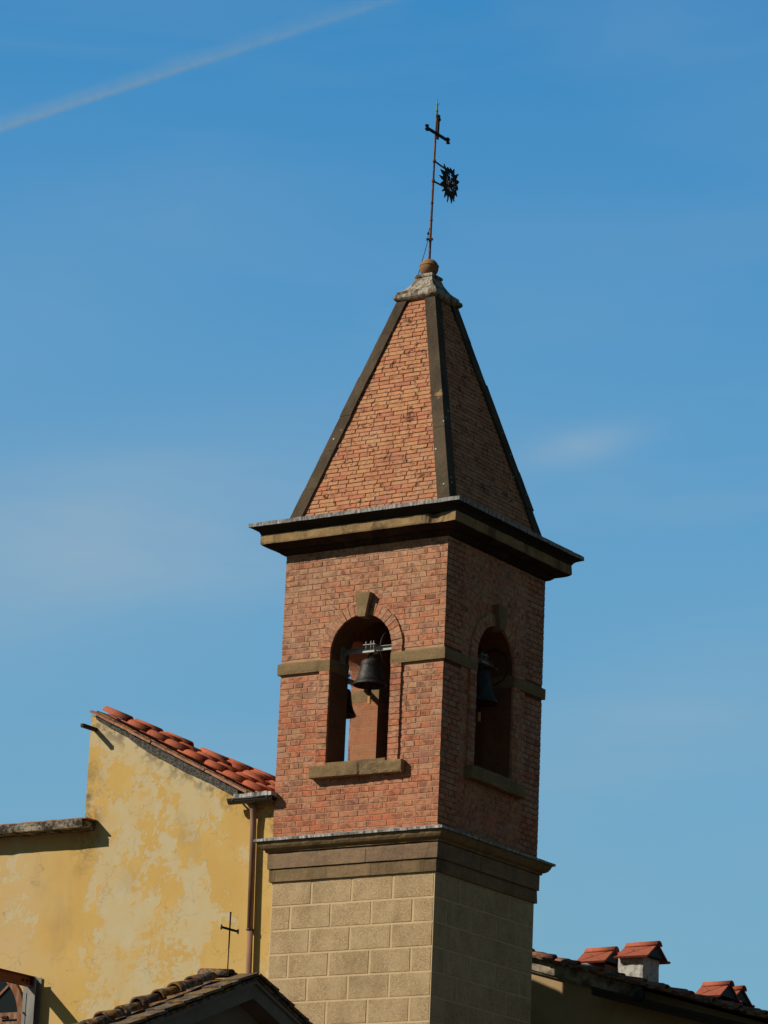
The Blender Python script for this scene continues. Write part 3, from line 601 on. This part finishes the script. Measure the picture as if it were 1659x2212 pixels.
HOLES = [
 [(888,645),(998,712),(990,728),(960,714),(958,765),(1035,830),(1025,855),(960,815),(946,972),(932,968),(915,790),(832,712),(845,695),(925,748),(922,696),(880,668)],
 [(800,780),(828,790),(822,900),(802,1065),(780,1060),(800,900)],
 [(856,822),(872,832),(886,938),(998,1040),(998,945),(1024,955),(1024,1072),(1006,1070),(886,970),(868,1010),(855,1105),(830,1095),(848,1000),(866,945)],
 [(1008,1130),(1022,1135),(1025,1205),(1045,1202),(1030,1245),(1000,1230)],
 [(1080,995),(1100,1020),(1095,1035),(1074,1018),(1064,1060),(1090,1120),(1107,1215),(1085,1210),(1070,1130),(1040,1060),(1055,1005)],
 [(1058,1240),(1080,1258),(1100,1240),(1100,1282),(1072,1285)],
 [(838,1145),(860,1150),(845,1245),(823,1245)],
 [(875,1178),(908,1200),(908,1225),(882,1285),(863,1280),(888,1217),(870,1202)],
 [(935,1233),(972,1240),(948,1262),(955,1300),(940,1325),(912,1322),(915,1280)],
 [(985,1248),(1005,1258),(992,1362),(968,1355)]]
cu = bpy.data.curves.new('sun_outline', 'CURVE'); cu.dimensions = '2D'; cu.fill_mode = 'BOTH'; cu.extrude = .004
for poly in [OUT]+HOLES:
    sp = cu.splines.new('POLY'); sp.points.add(len(poly)-1); sp.use_cyclic_u = True
    for i, (a, b) in enumerate(poly):
        y_, z_ = c9(a, b); sp.points[i].co = (y_, z_-7.56, 0, 1)
tmp = bpy.data.objects.new('tmp', cu); dg = bpy.context.evaluated_depsgraph_get(); me = bpy.data.meshes.new_from_object(tmp); bpy.data.objects.remove(tmp); bpy.data.curves.remove(cu)
me.transform(Matrix(((0, 0, 1, 0), (1, 0, 0, 0), (0, 1, 0, 0), (0, 0, 0, 1)))); me.materials.clear(); me.materials.append(M_iron)
vo = bpy.data.objects.new('sun_vane', me); link(vo, F, (.010, 0, 7.56))
mb = MB(); zt = 8.205
mb.tube([axp(zt), axp(zt+.07), axp(zt+.075), axp(zt+.16), axp(zt+.24)], [.010, .0115, .0115, .008, .0012], 8)
mb.tube([axp(zt+.072), axp(zt+.080)], .017, 12)
for k in range(4):
    t = R(35+90*k); d = Vector((math.cos(t), math.sin(t), 0)); b = axp(zt+.145); mb.tube([b, b+d*.014+Z*.003, b+d*.034+Z*.030], [.003, .003, .001], 5)
mb.build('lightning_rod', M_verdigris, F)
mb = MB(); c0 = axp(6.775); mb.box((-.030, -.008, -.014), (.045, .008, .014), .5, 0, (c0 - FW*.016, -RT, FW, Z))
mb.tube([c0-RT*.03-FW*.03, c0-RT*.03-FW*.01], .007, 6); mb.tube([c0+RT*.022-FW*.03, c0+RT*.022-FW*.01], .006, 6)
mb.tube([c0+RT*.0-Z*.018, c0+Z*.018], .0175, 10); mb.build('clamp', M_rust, F)
mb = MB(); lp = [(.0, 6.93), (.012, 6.90), (.024, 6.85), (.026, 6.80), (.030, 6.74), (.042, 6.68), (.060, 6.60), (.080, 6.52), (.098, 6.44), (.114, 6.36)]
mb.tube([Vector((0, 0, z)) - Vector((RT.x, RT.y, 0))*l for l, z in lp], .0042, 6)
q = Vector((0, 0, 0)) - Vector((RT.x, RT.y, 0)); mb.tube([q*.025+Z*6.855, q*.025+Z*6.83], .011, 8)
tag(mb.build('lightning_cable', M_black, None, (0, 0, 6.35)), 'thin dark cable running from the iron pole past the stone ball', 'cable')

# ------------------------------------------------------------------ bells
def bell(cx, cy, zr, r, h, axis, label, grp, full=True):
    B = thing('church_bell', (cx, cy, zr), label, 'bell', grp)
    mb = MB(); prof = [(1.0, 0), (1.01, .035), (.93, .10), (.80, .22), (.72, .36), (.66, .52), (.61, .68), (.585, .80), (.56, .88), (.48, .95), (.34, .985), (.001, 1.0)]
    mb.lathe([(.001, .85*h), (.45*r, .82*h), (.55*r, .5*h), (.78*r, .12*h), (.92*r, .0)] + [(a*r, b*h) for a, b in prof], (cx, cy, zr), 40)
    for zz, rr in ((.15, .885), (.20, .83), (.74, .605)): mb.lathe([((rr-.02)*r, (zz-.012)*h), ((rr+.015)*r, zz*h), ((rr-.02)*r, (zz+.012)*h)], (cx, cy, zr), 40)
    mb.build('bell_body', M_bronze, B)
    A = X if axis == 'x' else Y; C = Vector((cx, cy, 0)); S = Z.cross(A); zt = zr+h
    mb = MB()
    for s_ in (-1, 1): mb.tube([C+A*.02*s_+Z*(zt-.01), C+A*.035*s_+Z*(zt+.03), C+A*.012*s_+Z*(zt+.062)], .008, 6)
    mb.tube([C+Z*(zt-.01), C+Z*(zt+.065)], .012, 8); mb.build('crown_loop', M_bronze, B)
    mb = MB(); mb.tube([C+Z*(zr+.4*h), C+Z*(zr-.06)], .009, 8); mb.tube([C+Z*(zr-.02), C+Z*(zr-.06), C+Z*(zr-.10)], [.010, .022, .014], 10); mb.build('clapper', M_iron, B)
    mb = MB(); mb.box((-.015, -.010, zr-.19), (.012, .010, zr-.095), .5, 0, (C, A, S, Z)); mb.build('clapper_tail', M_clapper, B)
    zb = zt+.082
    Yk = None
    mb = MB(); mb.box((-.372, -.004, zb), (.372, .004, zb+.052), 0, 0, (C+S*.03, A, S, Z)); mb.box((-.372, -.022, zb), (.372, .0, zb+.004), 0, 0, (C+S*.0255, A, S, Z)); mb.box((-.372, -.022, zb+.048), (.372, .0, zb+.052), 0, 0, (C+S*.0255, A, S, Z)); 
    yk = mb.build('yoke_beam', M_galv, B)
    mb = MB(); mb.box((-.073, -.05, zb+.062), (.073, .04, zb+.068), 0, 0, (C, A, S, Z)); mb.box((-.071, -.055, zb-.022), (.071, .04, zb-.002), 0, 0, (C, A, S, Z)); mb.build('clamp_plate', M_galv, B)
    for u in (-.045, .015, .05):
        mb = MB(); mb.tube([C+A*u-S*.035+Z*(zb-.03), C+A*u-S*.035+Z*(zb+.105)], .0045, 6); mb.tube([C+A*u-S*.035+Z*(zb+.072), C+A*u-S*.035+Z*(zb+.090)], .010, 6); mb.build('bolt', M_galv, B)
    if not full: return B
    for s_ in (-1, 1): mb = MB(); mb.box((s_*.358-.012, -.035, zb-.11), (s_*.358+.012, .045, zb+.13), 0, 0, (C, A, S, Z)); mb.tube([C+A*s_*.30-S*.01+Z*(zb-.01), C+A*s_*.36-S*.01+Z*(zb-.01)], .013, 8); mb.build('bearing_bracket', M_steel, B)
    mb = MB(); wc = C+A*.235+Z*(zb-.01); n = 40
    pts = [wc + (S*math.cos(2*math.pi*k/n)+Z*math.sin(2*math.pi*k/n))*.19 for k in range(n+1)]; mb.tube(pts, .008, 6)
    mb.build('bell_wheel', M_black, B)
    return B
bell(-.012, -.80, 1.60, .178, .285, 'x', 'dark bronze bell with wooden clapper tail hanging in the sunlit front opening', 'bells in the belfry openings')
bell(.80, .06, 1.53, .190, .36, 'y', 'large black bell hanging in the shaded right hand opening', 'bells in the belfry openings')
bell(-.85, -.03, 1.515, .150, .30, 'y', 'small dark bell half hidden deep behind the front opening near the slit of sky', 'bells in the belfry openings', False)

# ------------------------------------------------------------------ the yellow house on the left
YF = -.93
Hs = thing('yellow_house', (-3.5, YF, GZ), 'ochre plastered house with peeling paint and red tiled sloping roof left of the tower', 'house')
top = [(-3.501, 1.565), (-3.262, 1.425), (-3.017, 1.300), (-2.734, 1.114), (-2.45, .972), (-2.219, .854), (-1.858, .695), (-1.606, .561), (-1.48, .52), (-.99, .50)]
mb = MB()
mb.prism([(-.99, GZ)] + list(reversed(top)) + [(-3.503, .335), (-9.0, .335), (-9.0, GZ)], Vector((0, YF, 0)), X, Z, Y*1.5)
mb.build('wall', M_yellow, Hs)
mb = MB(); mb.rough((-9.0, -1.150, .285), (-3.36, -.70, .378), .035, .010, .5, 0, None, 9); mb.build('eave_slab', M_ledge, Hs)
mb = MB()
x = -9.0
while x < -3.35:
    mb.rough((x, -1.130, .379), (x+.28, -.70, .391), .06, .003, random.random()); x += .284
mb.build('slab_tiles', M_tile_flat, Hs)
# mortar bed under the verge
def rakez(x): return 1.593 - .4945*(x+3.478)
mb = MB(); xs = [-3.42+i*.04 for i in range(49)]
def topz(x):
    for (a, b), (c, d) in zip(top, top[1:]):
        if a <= x <= c: return b+(d-b)*(x-a)/(c-a)
    return top[-1][1]
bw = len(mb.v)
for x in xs:
    for (yy, zz) in ((YF-.02, topz(x)-.012), (YF-.035+.012*mnoise.noise(Vector((x*20, 0, 0))), rakez(x)-.022), (YF+.1, rakez(x)-.015), (YF+.1, topz(x)-.02)):
        mb.v.append((x, yy, zz+.006*mnoise.noise(Vector((x*25, yy*9, 2)))))
for i in range(len(xs)-1):
    for k in range(4): k2 = (k+1) % 4; mb.face([bw+i*4+k, bw+i*4+k2, bw+(i+1)*4+k2, bw+(i+1)*4+k])
mb.face([bw, bw+1, bw+2, bw+3]); mb.face([bw+len(xs)*4-4+k for k in range(4)]); mb.build('verge_mortar', M_mortar_grey, Hs)
# roof deck and tiles
RD = Vector((1, 0, -.508)).normalized(); RU = Vector((.508, 0, 1)).normalized()
mb = MB(); mb.prism([(-3.46, 1.615), (-.995, .385), (-.995, .30), (-3.46, 1.50)], Vector((0, -.90, 0)), X, Z, Y*1.45, .5); 
x = -3.478
while x < -1.50:            # flat verge tiles, overlapping down the slope
    ln = .30+rnd(-.03, .03); p = Vector((x, -1.0-rnd(0, .012), rakez(x)-.028)); d = Vector((1, 0, -.47-rnd(0, .04))).normalized()
    mb.rough((0, 0, 0), (ln+.05, .20, .026), .05, .004, random.random(), 1, (p+Z*.012, d, Y, Vector((-d.z, 0, d.x))), 16); x += ln*.86
tiles = MB()
starts = [-3.335, -3.09, -2.83, -2.52, -2.34, -2.15]
for k, sx_ in enumerate(starts):
    y = -.915 + k*.225; x = sx_ + rnd(-.01, .01)
    zc = lambda x: 1.474-.508*(x+2.916) - .078 + .05*(y+.95)
    while x < -1.12:
        ln = .36; yj = y+rnd(-.006, .006); yaw = rnd(-.03, .03)
        if k in (2, 3) and random.random() < .12: x += .258; continue
        p = Vector((x, yj, zc(x)+rnd(-.004, .004) - .022)); d = Vector((1, yaw, -.508+.050)).normalized()
        tiles.coppo(p, d, RU, .064, .076, ln if x+ln < -.98 else max(.1, -.985-x), .012, 10, random.random()); x += .258
    # pan channel between the rows
    tiles.box((0, 0, -.012), ((-1.0-sx_)/RD.x, .11, .0), random.random(), 0, (Vector((sx_, y+.058, zc(sx_)-.03)), RD, Y, RU))
mb.build('roof', [M_tile_old, M_tile_flat], Hs); tiles.build('roof_tiles', M_tile_new, Hs)
# gutter, lead, downpipe
mb = MB(); n = 8
prof = [(.048*math.cos(math.pi+math.pi*i/n), .048*math.sin(math.pi+math.pi*i/n)) for i in range(n+1)] + [(.043*math.cos(-math.pi*i/n), .043*math.sin(-math.pi*i/n)) for i in range(n+1)]
mb.prism([(a, b) for a, b in prof], Vector((-1.52, -1.065, .452)), Y, Z, X*.56); mb.tube([(-1.52, -1.113, .455), (-.96, -1.113, .452)], .009, 8)
gt = mb.build('gutter', M_gutter, Hs)
for xx in (-1.46, -1.03): mb = MB(); mb.box((xx, -1.12, .44), (xx+.018, -.92, .452)); mb.build('gutter_bracket', M_gutter, gt)
mb = MB(); mb.rough((-1.44, -1.12, .462), (-.955, -.90, .505), .03, .010, .5, 0, None, 12); mb.build('lead_tray', M_lead_light, Hs)
mb = MB(); mb.tube([(-1.262, -1.02, .43), (-1.262, -1.0, .36), (-1.258, -.985, .2), (-1.232, -.985, -.90)], .033, 14); mb.tube([(-1.230, -.985, -.88), (-1.16, -.985, -4.0), (-1.10, -.985, GZ)], .0305, 14)
dp = mb.build('downpipe', M_pipe, Hs)
for z in (-.905, -3.3, -5.8):
    mb = MB(); xx = -1.232 + (-.9-z)*.022; mb.tube([(xx, -.985, z-.008), (xx, -.985, z+.008)], .040, 12); mb.box((xx-.006, -.985, z-.006), (xx+.006, -.92, z+.006)); mb.build('pipe_clip', M_gutter, dp)
mb = MB(); mb.tube([(-1.005, -.955, .45), (-1.005, -.955, .37)], .014, 8); mb.build('pipe_stub', M_gutter, Hs)
# arched window low on the left
WX, WR, WZ = -4.724, .597, -1.70
Wn = MB(); Of = Vector((0, YF-.035, 0))
ring = [(WX+a, b) for a, b in arc(WR, 0, math.pi, 30, WZ)] + [(WX-WR, -3.0), (WX-WR+.08, -3.0)] + [(WX+a, b) for a, b in arc(WR-.08, math.pi, 0, 30, WZ)] + [(WX+WR-.08, -3.0), (WX+WR, -3.0)]
Wn.prism(ring, Of, X, Z, Y*.05); Wn.box((WX-WR+.079, YF-.033, -1.705), (WX+WR-.079, YF+.01, -1.632))
for sgn in (-1, 1): Wn.box((WX+sgn*.28-.0, YF-.030, -2.98), (WX+sgn*.28+.03, YF+.01, -1.706))
Wn.box((WX-WR+.079, YF-.028, -1.80), (WX+WR-.079, YF+.012, -1.728)); Wn.box((WX+WR-.15, YF-.029, -3.0), (WX+WR-.0795, YF+.012, -1.7285)); Wn.box((WX-WR+.0795, YF-.028, -3.0), (WX+WR-.08, YF+.01, -2.94))
wf = Wn.build('window', M_wood, Hs)
mb = MB()
for t in (40, 90, 140):
    d = Vector((math.cos(R(t)), 0, math.sin(R(t)))); s_ = d.cross(Y); mb.box((0, -.013, -.012), (WR-.075, .013, .012), 0, 0, (Vector((WX, YF-.015, WZ+.06)), d, s_, Y))
mb.build('glazing_bar', M_wood, wf)
mb = MB(); pl = [(WX+a, b) for a, b in arc(WR-.06, 0, math.pi, 30, WZ)] + [(WX-WR+.06, -2.99), (WX+WR-.06, -2.99)]; mb.prism(pl, Vector((0, YF-.006, 0)), X, Z, Y*.004); mb.build('window_pane', M_glass, wf)
mb = MB(); mb.box((WX+.34, YF-.05, -1.69), (WX+.39, YF-.032, -1.67)); mb.tube([(WX+.30, YF-.046, -1.68), (WX+.36, YF-.046, -1.68)], .006, 6); mb.build('window_latch', M_iron, wf)
# steel stub under the verge (top left)
mb = MB(); mb.box((-3.452, -1.176, 1.372), (-3.412, -.91, 1.410)); mb.box((-3.448, -1.178, 1.376), (-3.416, -1.17, 1.406))
tag(mb.build('steel_stub', M_iron, None, (-3.43, YF, 1.39)), 'short dark steel stub sticking out of the yellow wall under the roof peak', 'beam')
# steel frame low on the left
SF = thing('steel_gantry', (-4.0, -1.0, GZ), 'steel post and red oxide beam bolted against the yellow wall beside the arched window', 'gantry')
mb = MB(); px0, px1 = -4.085, -3.925
mb.box((px0, -1.050, GZ), (px1, -1.042, -1.272)); mb.box((px0, -.953, GZ), (px1, -.945, -1.272)); mb.box((-4.009, -1.0415, GZ), (-4.001, -.9535, -1.274)); mb.box((px0+.045, -1.0565, GZ), (px0+.05, -1.0505, -1.45))
mb.build('post', M_steel, SF)
mb = MB(); mb.tube([(-4.055, -1.065, -1.66), (-4.055, -1.05, -1.66)], .012, 6); mb.build('bolt', M_iron, SF); mb = MB(); mb.tube([(-4.04, -1.065, -1.675), (-4.04, -1.05, -1.675)], .008, 6); mb.build('bolt', M_iron, SF)
mb = MB(); bx0, bx1 = -4.03, -3.945
mb.box((bx0, -4.2, -1.282), (bx1, -1.0525, -1.275)); mb.box((bx0, -4.2, -1.385), (bx1, -1.0525, -1.378)); mb.box((-3.992, -4.2, -1.3775), (-3.984, -1.0525, -1.2825)); mb.box((-3.9835, -1.062, -1.377), (-3.946, -1.0526, -1.283))
mb.build('beam', M_oxide, SF)
mb = MB(); mb.tube([(-3.982, -1.12, -1.33), (-3.965, -1.12, -1.33)], .014, 6); mb.build('bolt', M_iron, SF); mb = MB(); mb.tube([(-3.982, -1.19, -1.33), (-3.965, -1.19, -1.33)], .014, 6); mb.build('bolt', M_iron, SF)

# ------------------------------------------------------------------ shaded gable in front
GX, GY, GA = 3.0, -6.923, -2.442
Gh = thing('gable_wall', (GX-.2, GY, GZ), 'grey plastered gable wall in shadow capped with lichen covered old tiles', 'gable')
def gtop(y, off=0.): return GA - (.385*(GY-y) if y < GY else .375*(y-GY)) + off
HWG = 2.6
mb = MB(); mb.prism([(GY-HWG, GZ), (GY-HWG, gtop(GY-HWG, -.20)), (GY, GA-.20), (GY+HWG, gtop(GY+HWG, -.20)), (GY+HWG, GZ)], Vector((GX-.21, 0, 0)), Y, Z, -X*.18); mb.build('wall', M_greyplaster, Gh)
def rake_strip(mb, x0, x1, o1, o2, m=0):      # raking moulding between offsets below the roof line
    for s_ in (-1, 1):
        yy = GY+s_*(HWG+.3); A_ = [(GY, GA+o1), (yy, gtop(yy, o1)), (yy, gtop(yy, o2)), (GY, GA+o2)]; mb.prism(A_, Vector((x0, 0, 0)), Y, Z, X*(x1-x0), .5, m)
mb = MB(); rake_strip(mb, GX-.42, GX, -.042, -.075); rake_strip(mb, GX-.42, GX-.022, -.0755, -.195); mb.build('raking_cornice', M_greyplaster, Gh)
mb = MB(); rake_strip(mb, GX-.64, GX+.01, -.018, -.0415, 0)
for s_ in (-1, 1):      # flat verge tiles, stepped
    t = .0
    while t < HWG+.2:
        y0 = GY+s_*t; dirv = Vector((0, s_, -.385)).normalized(); nn = Vector((0, s_*.385, 1)).normalized()
        p = Vector((GX+.025+rnd(-.008, .008), y0, gtop(y0, -.006-rnd(0, .004)))); dirt_ = (dirv + nn*.045).normalized()
        mb.rough((0, 0, 0), (.30, .19, .024), .05, .004, random.random(), 1 if s_ < 0 else 0, (p, dirt_, -X, nn), 18); t += .243+rnd(-.01, .01)
mb.build('roof', [M_tile_old, M_lichen], Gh)
mb = MB()
for k in range(1):
    xr = GX-.34-k*.235
    for s_ in (-1, 1):
        t = .10+rnd(0, .05); nn = Vector((0, s_*.385, 1)).normalized()
        while t < HWG+.1:
            y0 = GY+s_*t; dirv = Vector((rnd(-.07, .07), s_, -.385+rnd(.05, .11))).normalized()
            p = Vector((xr+rnd(-.02, .02), y0, gtop(y0, .006+rnd(-.010, .014)))); mb.coppo(p, dirv, nn, .060, .074+rnd(-.005, .006), .33, .013, 9, random.random()); t += .243+rnd(-.02, .02)
# ridge tiles
for k in range(1):
    xr = GX-.25-k*.30; mb.coppo(Vector((xr, GY+rnd(-.01, .01), GA-.012+rnd(0, .01))), Vector((-1, rnd(-.04, .04), .03)), Z, rnd(.068, .07), .08, .30, .014, 10, random.random())
mb.build('roof_tiles', M_tile_old, Gh)
mb = MB(); mb.rough((GX-.50, GY-.03, GA+.015), (GX-.26, GY+.13, GA+.050), .03, .018, .5, 0, None, 16); mb.build('ridge_mortar', M_mortar_grey, Gh)
mb = MB(); cx_, cy_ = GX-.36, -6.834
mb.tube([(cx_, cy_, GA+.03), (cx_, cy_, -2.20)], .0055, 6); mb.tube([(cx_, cy_, -2.20), (cx_, cy_, -1.90), (cx_, cy_, -1.889)], [.0065, .0075, .011], 6)
p0 = Vector((cx_, cy_-.122, -2.034)); mb.box((0, -.0095, -.004), (.244, .0095, .004), 0, 0, (p0, Y, Z, X)); 
for yy in (cy_-.122, cy_+.122): mb.box((cx_-.006, yy-.004, -2.055), (cx_+.006, yy+.004, -2.013))
tag(mb.build('roof_cross', M_iron, None, (cx_, cy_, GA)), 'slim black iron cross standing on the ridge of the shaded gable roof', 'cross')

# ------------------------------------------------------------------ house on the right
HY = 2.5
Rh = thing('tan_house', (3, HY, GZ), 'tan plastered house in the tower shadow with old tiled verge sloping down at right', 'house')
SL = .2775
def rz(x, o=0.): return -.72 - SL*(x-.135) + o
mb = MB(); xs0, xs1 = -.9, 6.5
mb.prism([(xs0, GZ), (xs0, rz(xs0, -.05)), (xs1, rz(xs1, -.05)), (xs1, GZ)], Vector((0, HY, 0)), X, Z, Y*3.8); mb.build('wall', M_tanplaster, Rh)
mb = MB(); mb.prism([(xs0, rz(xs0, -.02)), (1.5, rz(1.5, -.02)), (1.5, rz(1.5, -.155)), (xs0, rz(xs0, -.145))], Vector((0, HY-.07, 0)), X, Z, Y*.068); mb.prism([(xs0, rz(xs0, -.146)), (1.04, rz(1.04, -.156)), (1.04, rz(1.04, -.172)), (xs0, rz(xs0, -.165))], Vector((0, HY-.045, 0)), X, Z, Y*.043); mb.build('verge_board', M_rakeboard, Rh)
mb = MB(); mb.prism([(1.03, rz(1.03, -.16)), (xs1, rz(xs1, -.02)), (xs1, rz(xs1, -.07)), (1.03, rz(1.03, -.20))], Vector((0, HY-.34, 0)), X, Z, Y*.338)
mb.prism([(1.035, rz(1.035, -.201)), (xs1, rz(xs1, -.071)), (xs1, rz(xs1, -.16)), (1.035, rz(1.035, -.25))], Vector((0, HY-.335, 0)), X, Z, Y*.05)
mb.build('eave_timber', M_timber, Rh)
RR = Vector((1, 0, -SL)).normalized(); RRU = Vector((SL, 0, 1)).normalized()
mb = MB(); mb.prism([(xs0, rz(xs0, .0)), (xs1, rz(xs1, .0)), (xs1, rz(xs1, -.02)), (xs0, rz(xs0, -.02))], Vector((0, HY-.12, 0)), X, Z, Y*4.0, .3)
x = -.6
while x < 4.5:      # flat verge tiles
    ln = .34; d = Vector((1, 0, -SL+.05+rnd(-.015, .015))).normalized(); yo = HY-.15-rnd(0, .03) - (.12 if x > 1.0 else 0)
    mb.rough((0, 0, 0), (ln, .30, .026), .06, .004, random.random(), 0, (Vector((x, yo, rz(x, -.018+rnd(-.006, .006)))), d, Y, Vector((-d.z, 0, d.x))), 16); x += .285+rnd(-.02, .02)
rf = mb.build('roof', M_tile_old, Rh)
mb = MB()
for k in range(9):
    y = HY+.02+k*.24 - .0; x = -.6+rnd(0, .1)
    while x < 4.6:
        yy = y - (.10 if (k == 0 and x > 1.0) else 0); p = Vector((x, yy+rnd(-.014, .014), rz(x, -.020+rnd(-.008, .010)))); d = Vector((1, rnd(-.06, .06), -SL+.075)).normalized()
        mb.coppo(p, d, RRU, .056, .074, .37, .014, 9, random.random()); x += .285+rnd(-.02, .02)
mb.build('roof_tiles', M_tile_mid, Rh)
# chimneys with little pitched tile hoods
def chimney(x0, x1, yf, zr, drop, shaft, dep=.50):
    c = MB(); yr = yf+dep/2; zb = zr-drop
    if shaft: c.rough((x0-.03, yf+.055, zb-.55), (x1-.09, yf+dep-.055, zb+.015), .04, .008, .5, 0, None, 12)
    else: c.rough((x0-.01, yf+.07, zb-.45), (x1-.04, yf+dep-.07, zb-.02), .05, .006, .5, 0, None, 12)
    ch = c.build('chimney', M_whiteplaster if shaft else M_mortar_dark, Rh, (x0, yf, zb-.5))
    for s_ in (-1, 1):      # two leaning slabs
        c = MB(); base = Vector((x0-.03, yr+s_*dep/2, zb)); up_ = Vector((0, -s_*dep/2*.93, drop-.035)).normalized(); nn = X.cross(up_)*s_; L_ = math.hypot(dep/2*.93, drop-.035)
        nn = Vector((0, s_*(drop), dep/2)).normalized()
        c.box((0, 0, -.018), (x1-x0+.02, L_, 0), rnd(0, 1), 0, (base, X, up_, nn)); c.box((-.012, -.03, -.014), (x1-x0+.032, .008, .010), rnd(0, 1), 0, (base, X, (up_*.55+Vector((0, -s_*.6, 0))).normalized(), nn))
        # pressed cross pattern on the slab
        for a, b in (((.02, .02), (.5, .5)), ((.98, .02), (.5, .5)), ((.02, .98), (.5, .5)), ((.98, .98), (.5, .5))):
            w_, h_ = x1-x0, L_*.92; c.tube([base+X*(a[0]*w_)+up_*(a[1]*h_)+nn*.000, base+X*(b[0]*w_)+up_*(b[1]*h_)+nn*.002], .0035, 4)
        c.build('chimney_slab', M_tile_cap, ch)
    c = MB(); c.prism([(yr-dep/2*.80, zb+.012), (yr+dep/2*.80, zb+.012), (yr, zr-.062)], Vector((x0+.025, 0, 0)), Y, Z, X*(x1-x0-.05)); c.build('hood_shade_fill', M_black, ch)  # black filler standing for the shade inside the open hood
    c = MB(); c.coppo(Vector((x0-.02, yr, zr-.065)), X, Z, .062, .066, x1-x0+.03, .014, 10, rnd(0, 1)); c.build('ridge_tile', M_tile_new, ch)
YC = 3.86
chimney(.41, .79, YC, -.325, .20, True)
chimney(-.11, .245, YC, -.36, .20, False)
chimney(-.24, .10, YC+.62, -.31, .17, False)
chimney(1.385, 1.70, YC, -.81, .20, False)
chimney(1.37, 1.64, YC+.42, -.80, .19, False)
mb = MB(); mb.lathe([(.001, 0), (.055, 0), (.062, .01), (.062, .07), (.04, .09), (.001, .09)], (0, 0, 0), 20)
mb.v = [(1.62+v[0], HY-.40+.09-v[2], rz(1.62, -.10)+v[1]-.02) for v in mb.v]; mb.box((1.60, HY-.32, rz(1.62, -.13)), (1.64, HY-.27, rz(1.62, -.05)))
tag(mb.build('round_lamp', M_black, None, (1.62, HY-.35, rz(1.62, -.1))), 'round dark lamp fixed under the eave of the shaded tan house', 'lamp')

# ------------------------------------------------------------------ condensation trail high in the sky
def ray_at(px, py, zalt):
    d = sky_dir(px, py); return CAMP + d*((zalt-CAMP.z)/d.z)
A0, A1 = ray_at(0, 279, 9000), ray_at(870, -8, 9000); TD = (A1-A0).normalized(); TS = TD.cross(Z).normalized(); TU = TS.cross(TD)
g = G('ice crystal trail'); g.t.nodes.remove(g.b); out = g.t.nodes['Material Output']; pv = g.t.nodes.new('ShaderNodeVolumePrincipled')
pv.inputs['Color'].default_value = (.80, .93, 1, 1); pv.inputs['Anisotropy'].default_value = .1; g.L(pv.outputs[0], out.inputs['Volume'])
def along(v):
    q = g.t.nodes.new('ShaderNodeVectorMath'); q.operation = 'SUBTRACT'; g.L(g.pos, q.inputs[0]); q.inputs[1].default_value = A0
    d = g.t.nodes.new('ShaderNodeVectorMath'); d.operation = 'DOT_PRODUCT'; g.L(q.outputs[0], d.inputs[0]); d.inputs[1].default_value = v; return d.outputs['Value']
cu_, cs_, cl_ = along(TU), along(TS), along(TD)
def gauss(c0, a, b): 
    u = g.math('DIVIDE', g.math('SUBTRACT', cu_, c0), a); v = g.math('DIVIDE', cs_, b)
    return g.math('EXPONENT', g.math('MULTIPLY', g.math('ADD', g.math('MULTIPLY', u, u), g.math('MULTIPLY', v, v)), -1.))
nse = g.ramp(g.noise(.006, 5, .7), [(.3, .55), (.65, 1.3)])
LEN = (A1-A0).length
fade = g.ramp(g.math('DIVIDE', cl_, LEN), [(0, 1), (.45, .85), (1, .35)])
den = g.math('ADD', g.math('MULTIPLY', gauss(0, 19., 24.), .0068), g.math('MULTIPLY', gauss(38., 42., 45.), .0020))
g.L(g.math('MULTIPLY', g.math('MULTIPLY', den, nse), fade), pv.inputs['Density'])
g.m.cycles.volume_step_rate = .01; g = g.m
mb = MB(); mb.tube([A0-TD*9000+TU*35, A0+TU*35, A1+TU*35, A1+TD*9000+TU*35], 115, 16)
tag(mb.build('contrail', g, None, A0), 'thin white condensation trail crossing the blue sky above the tower', 'contrail', kind='stuff')
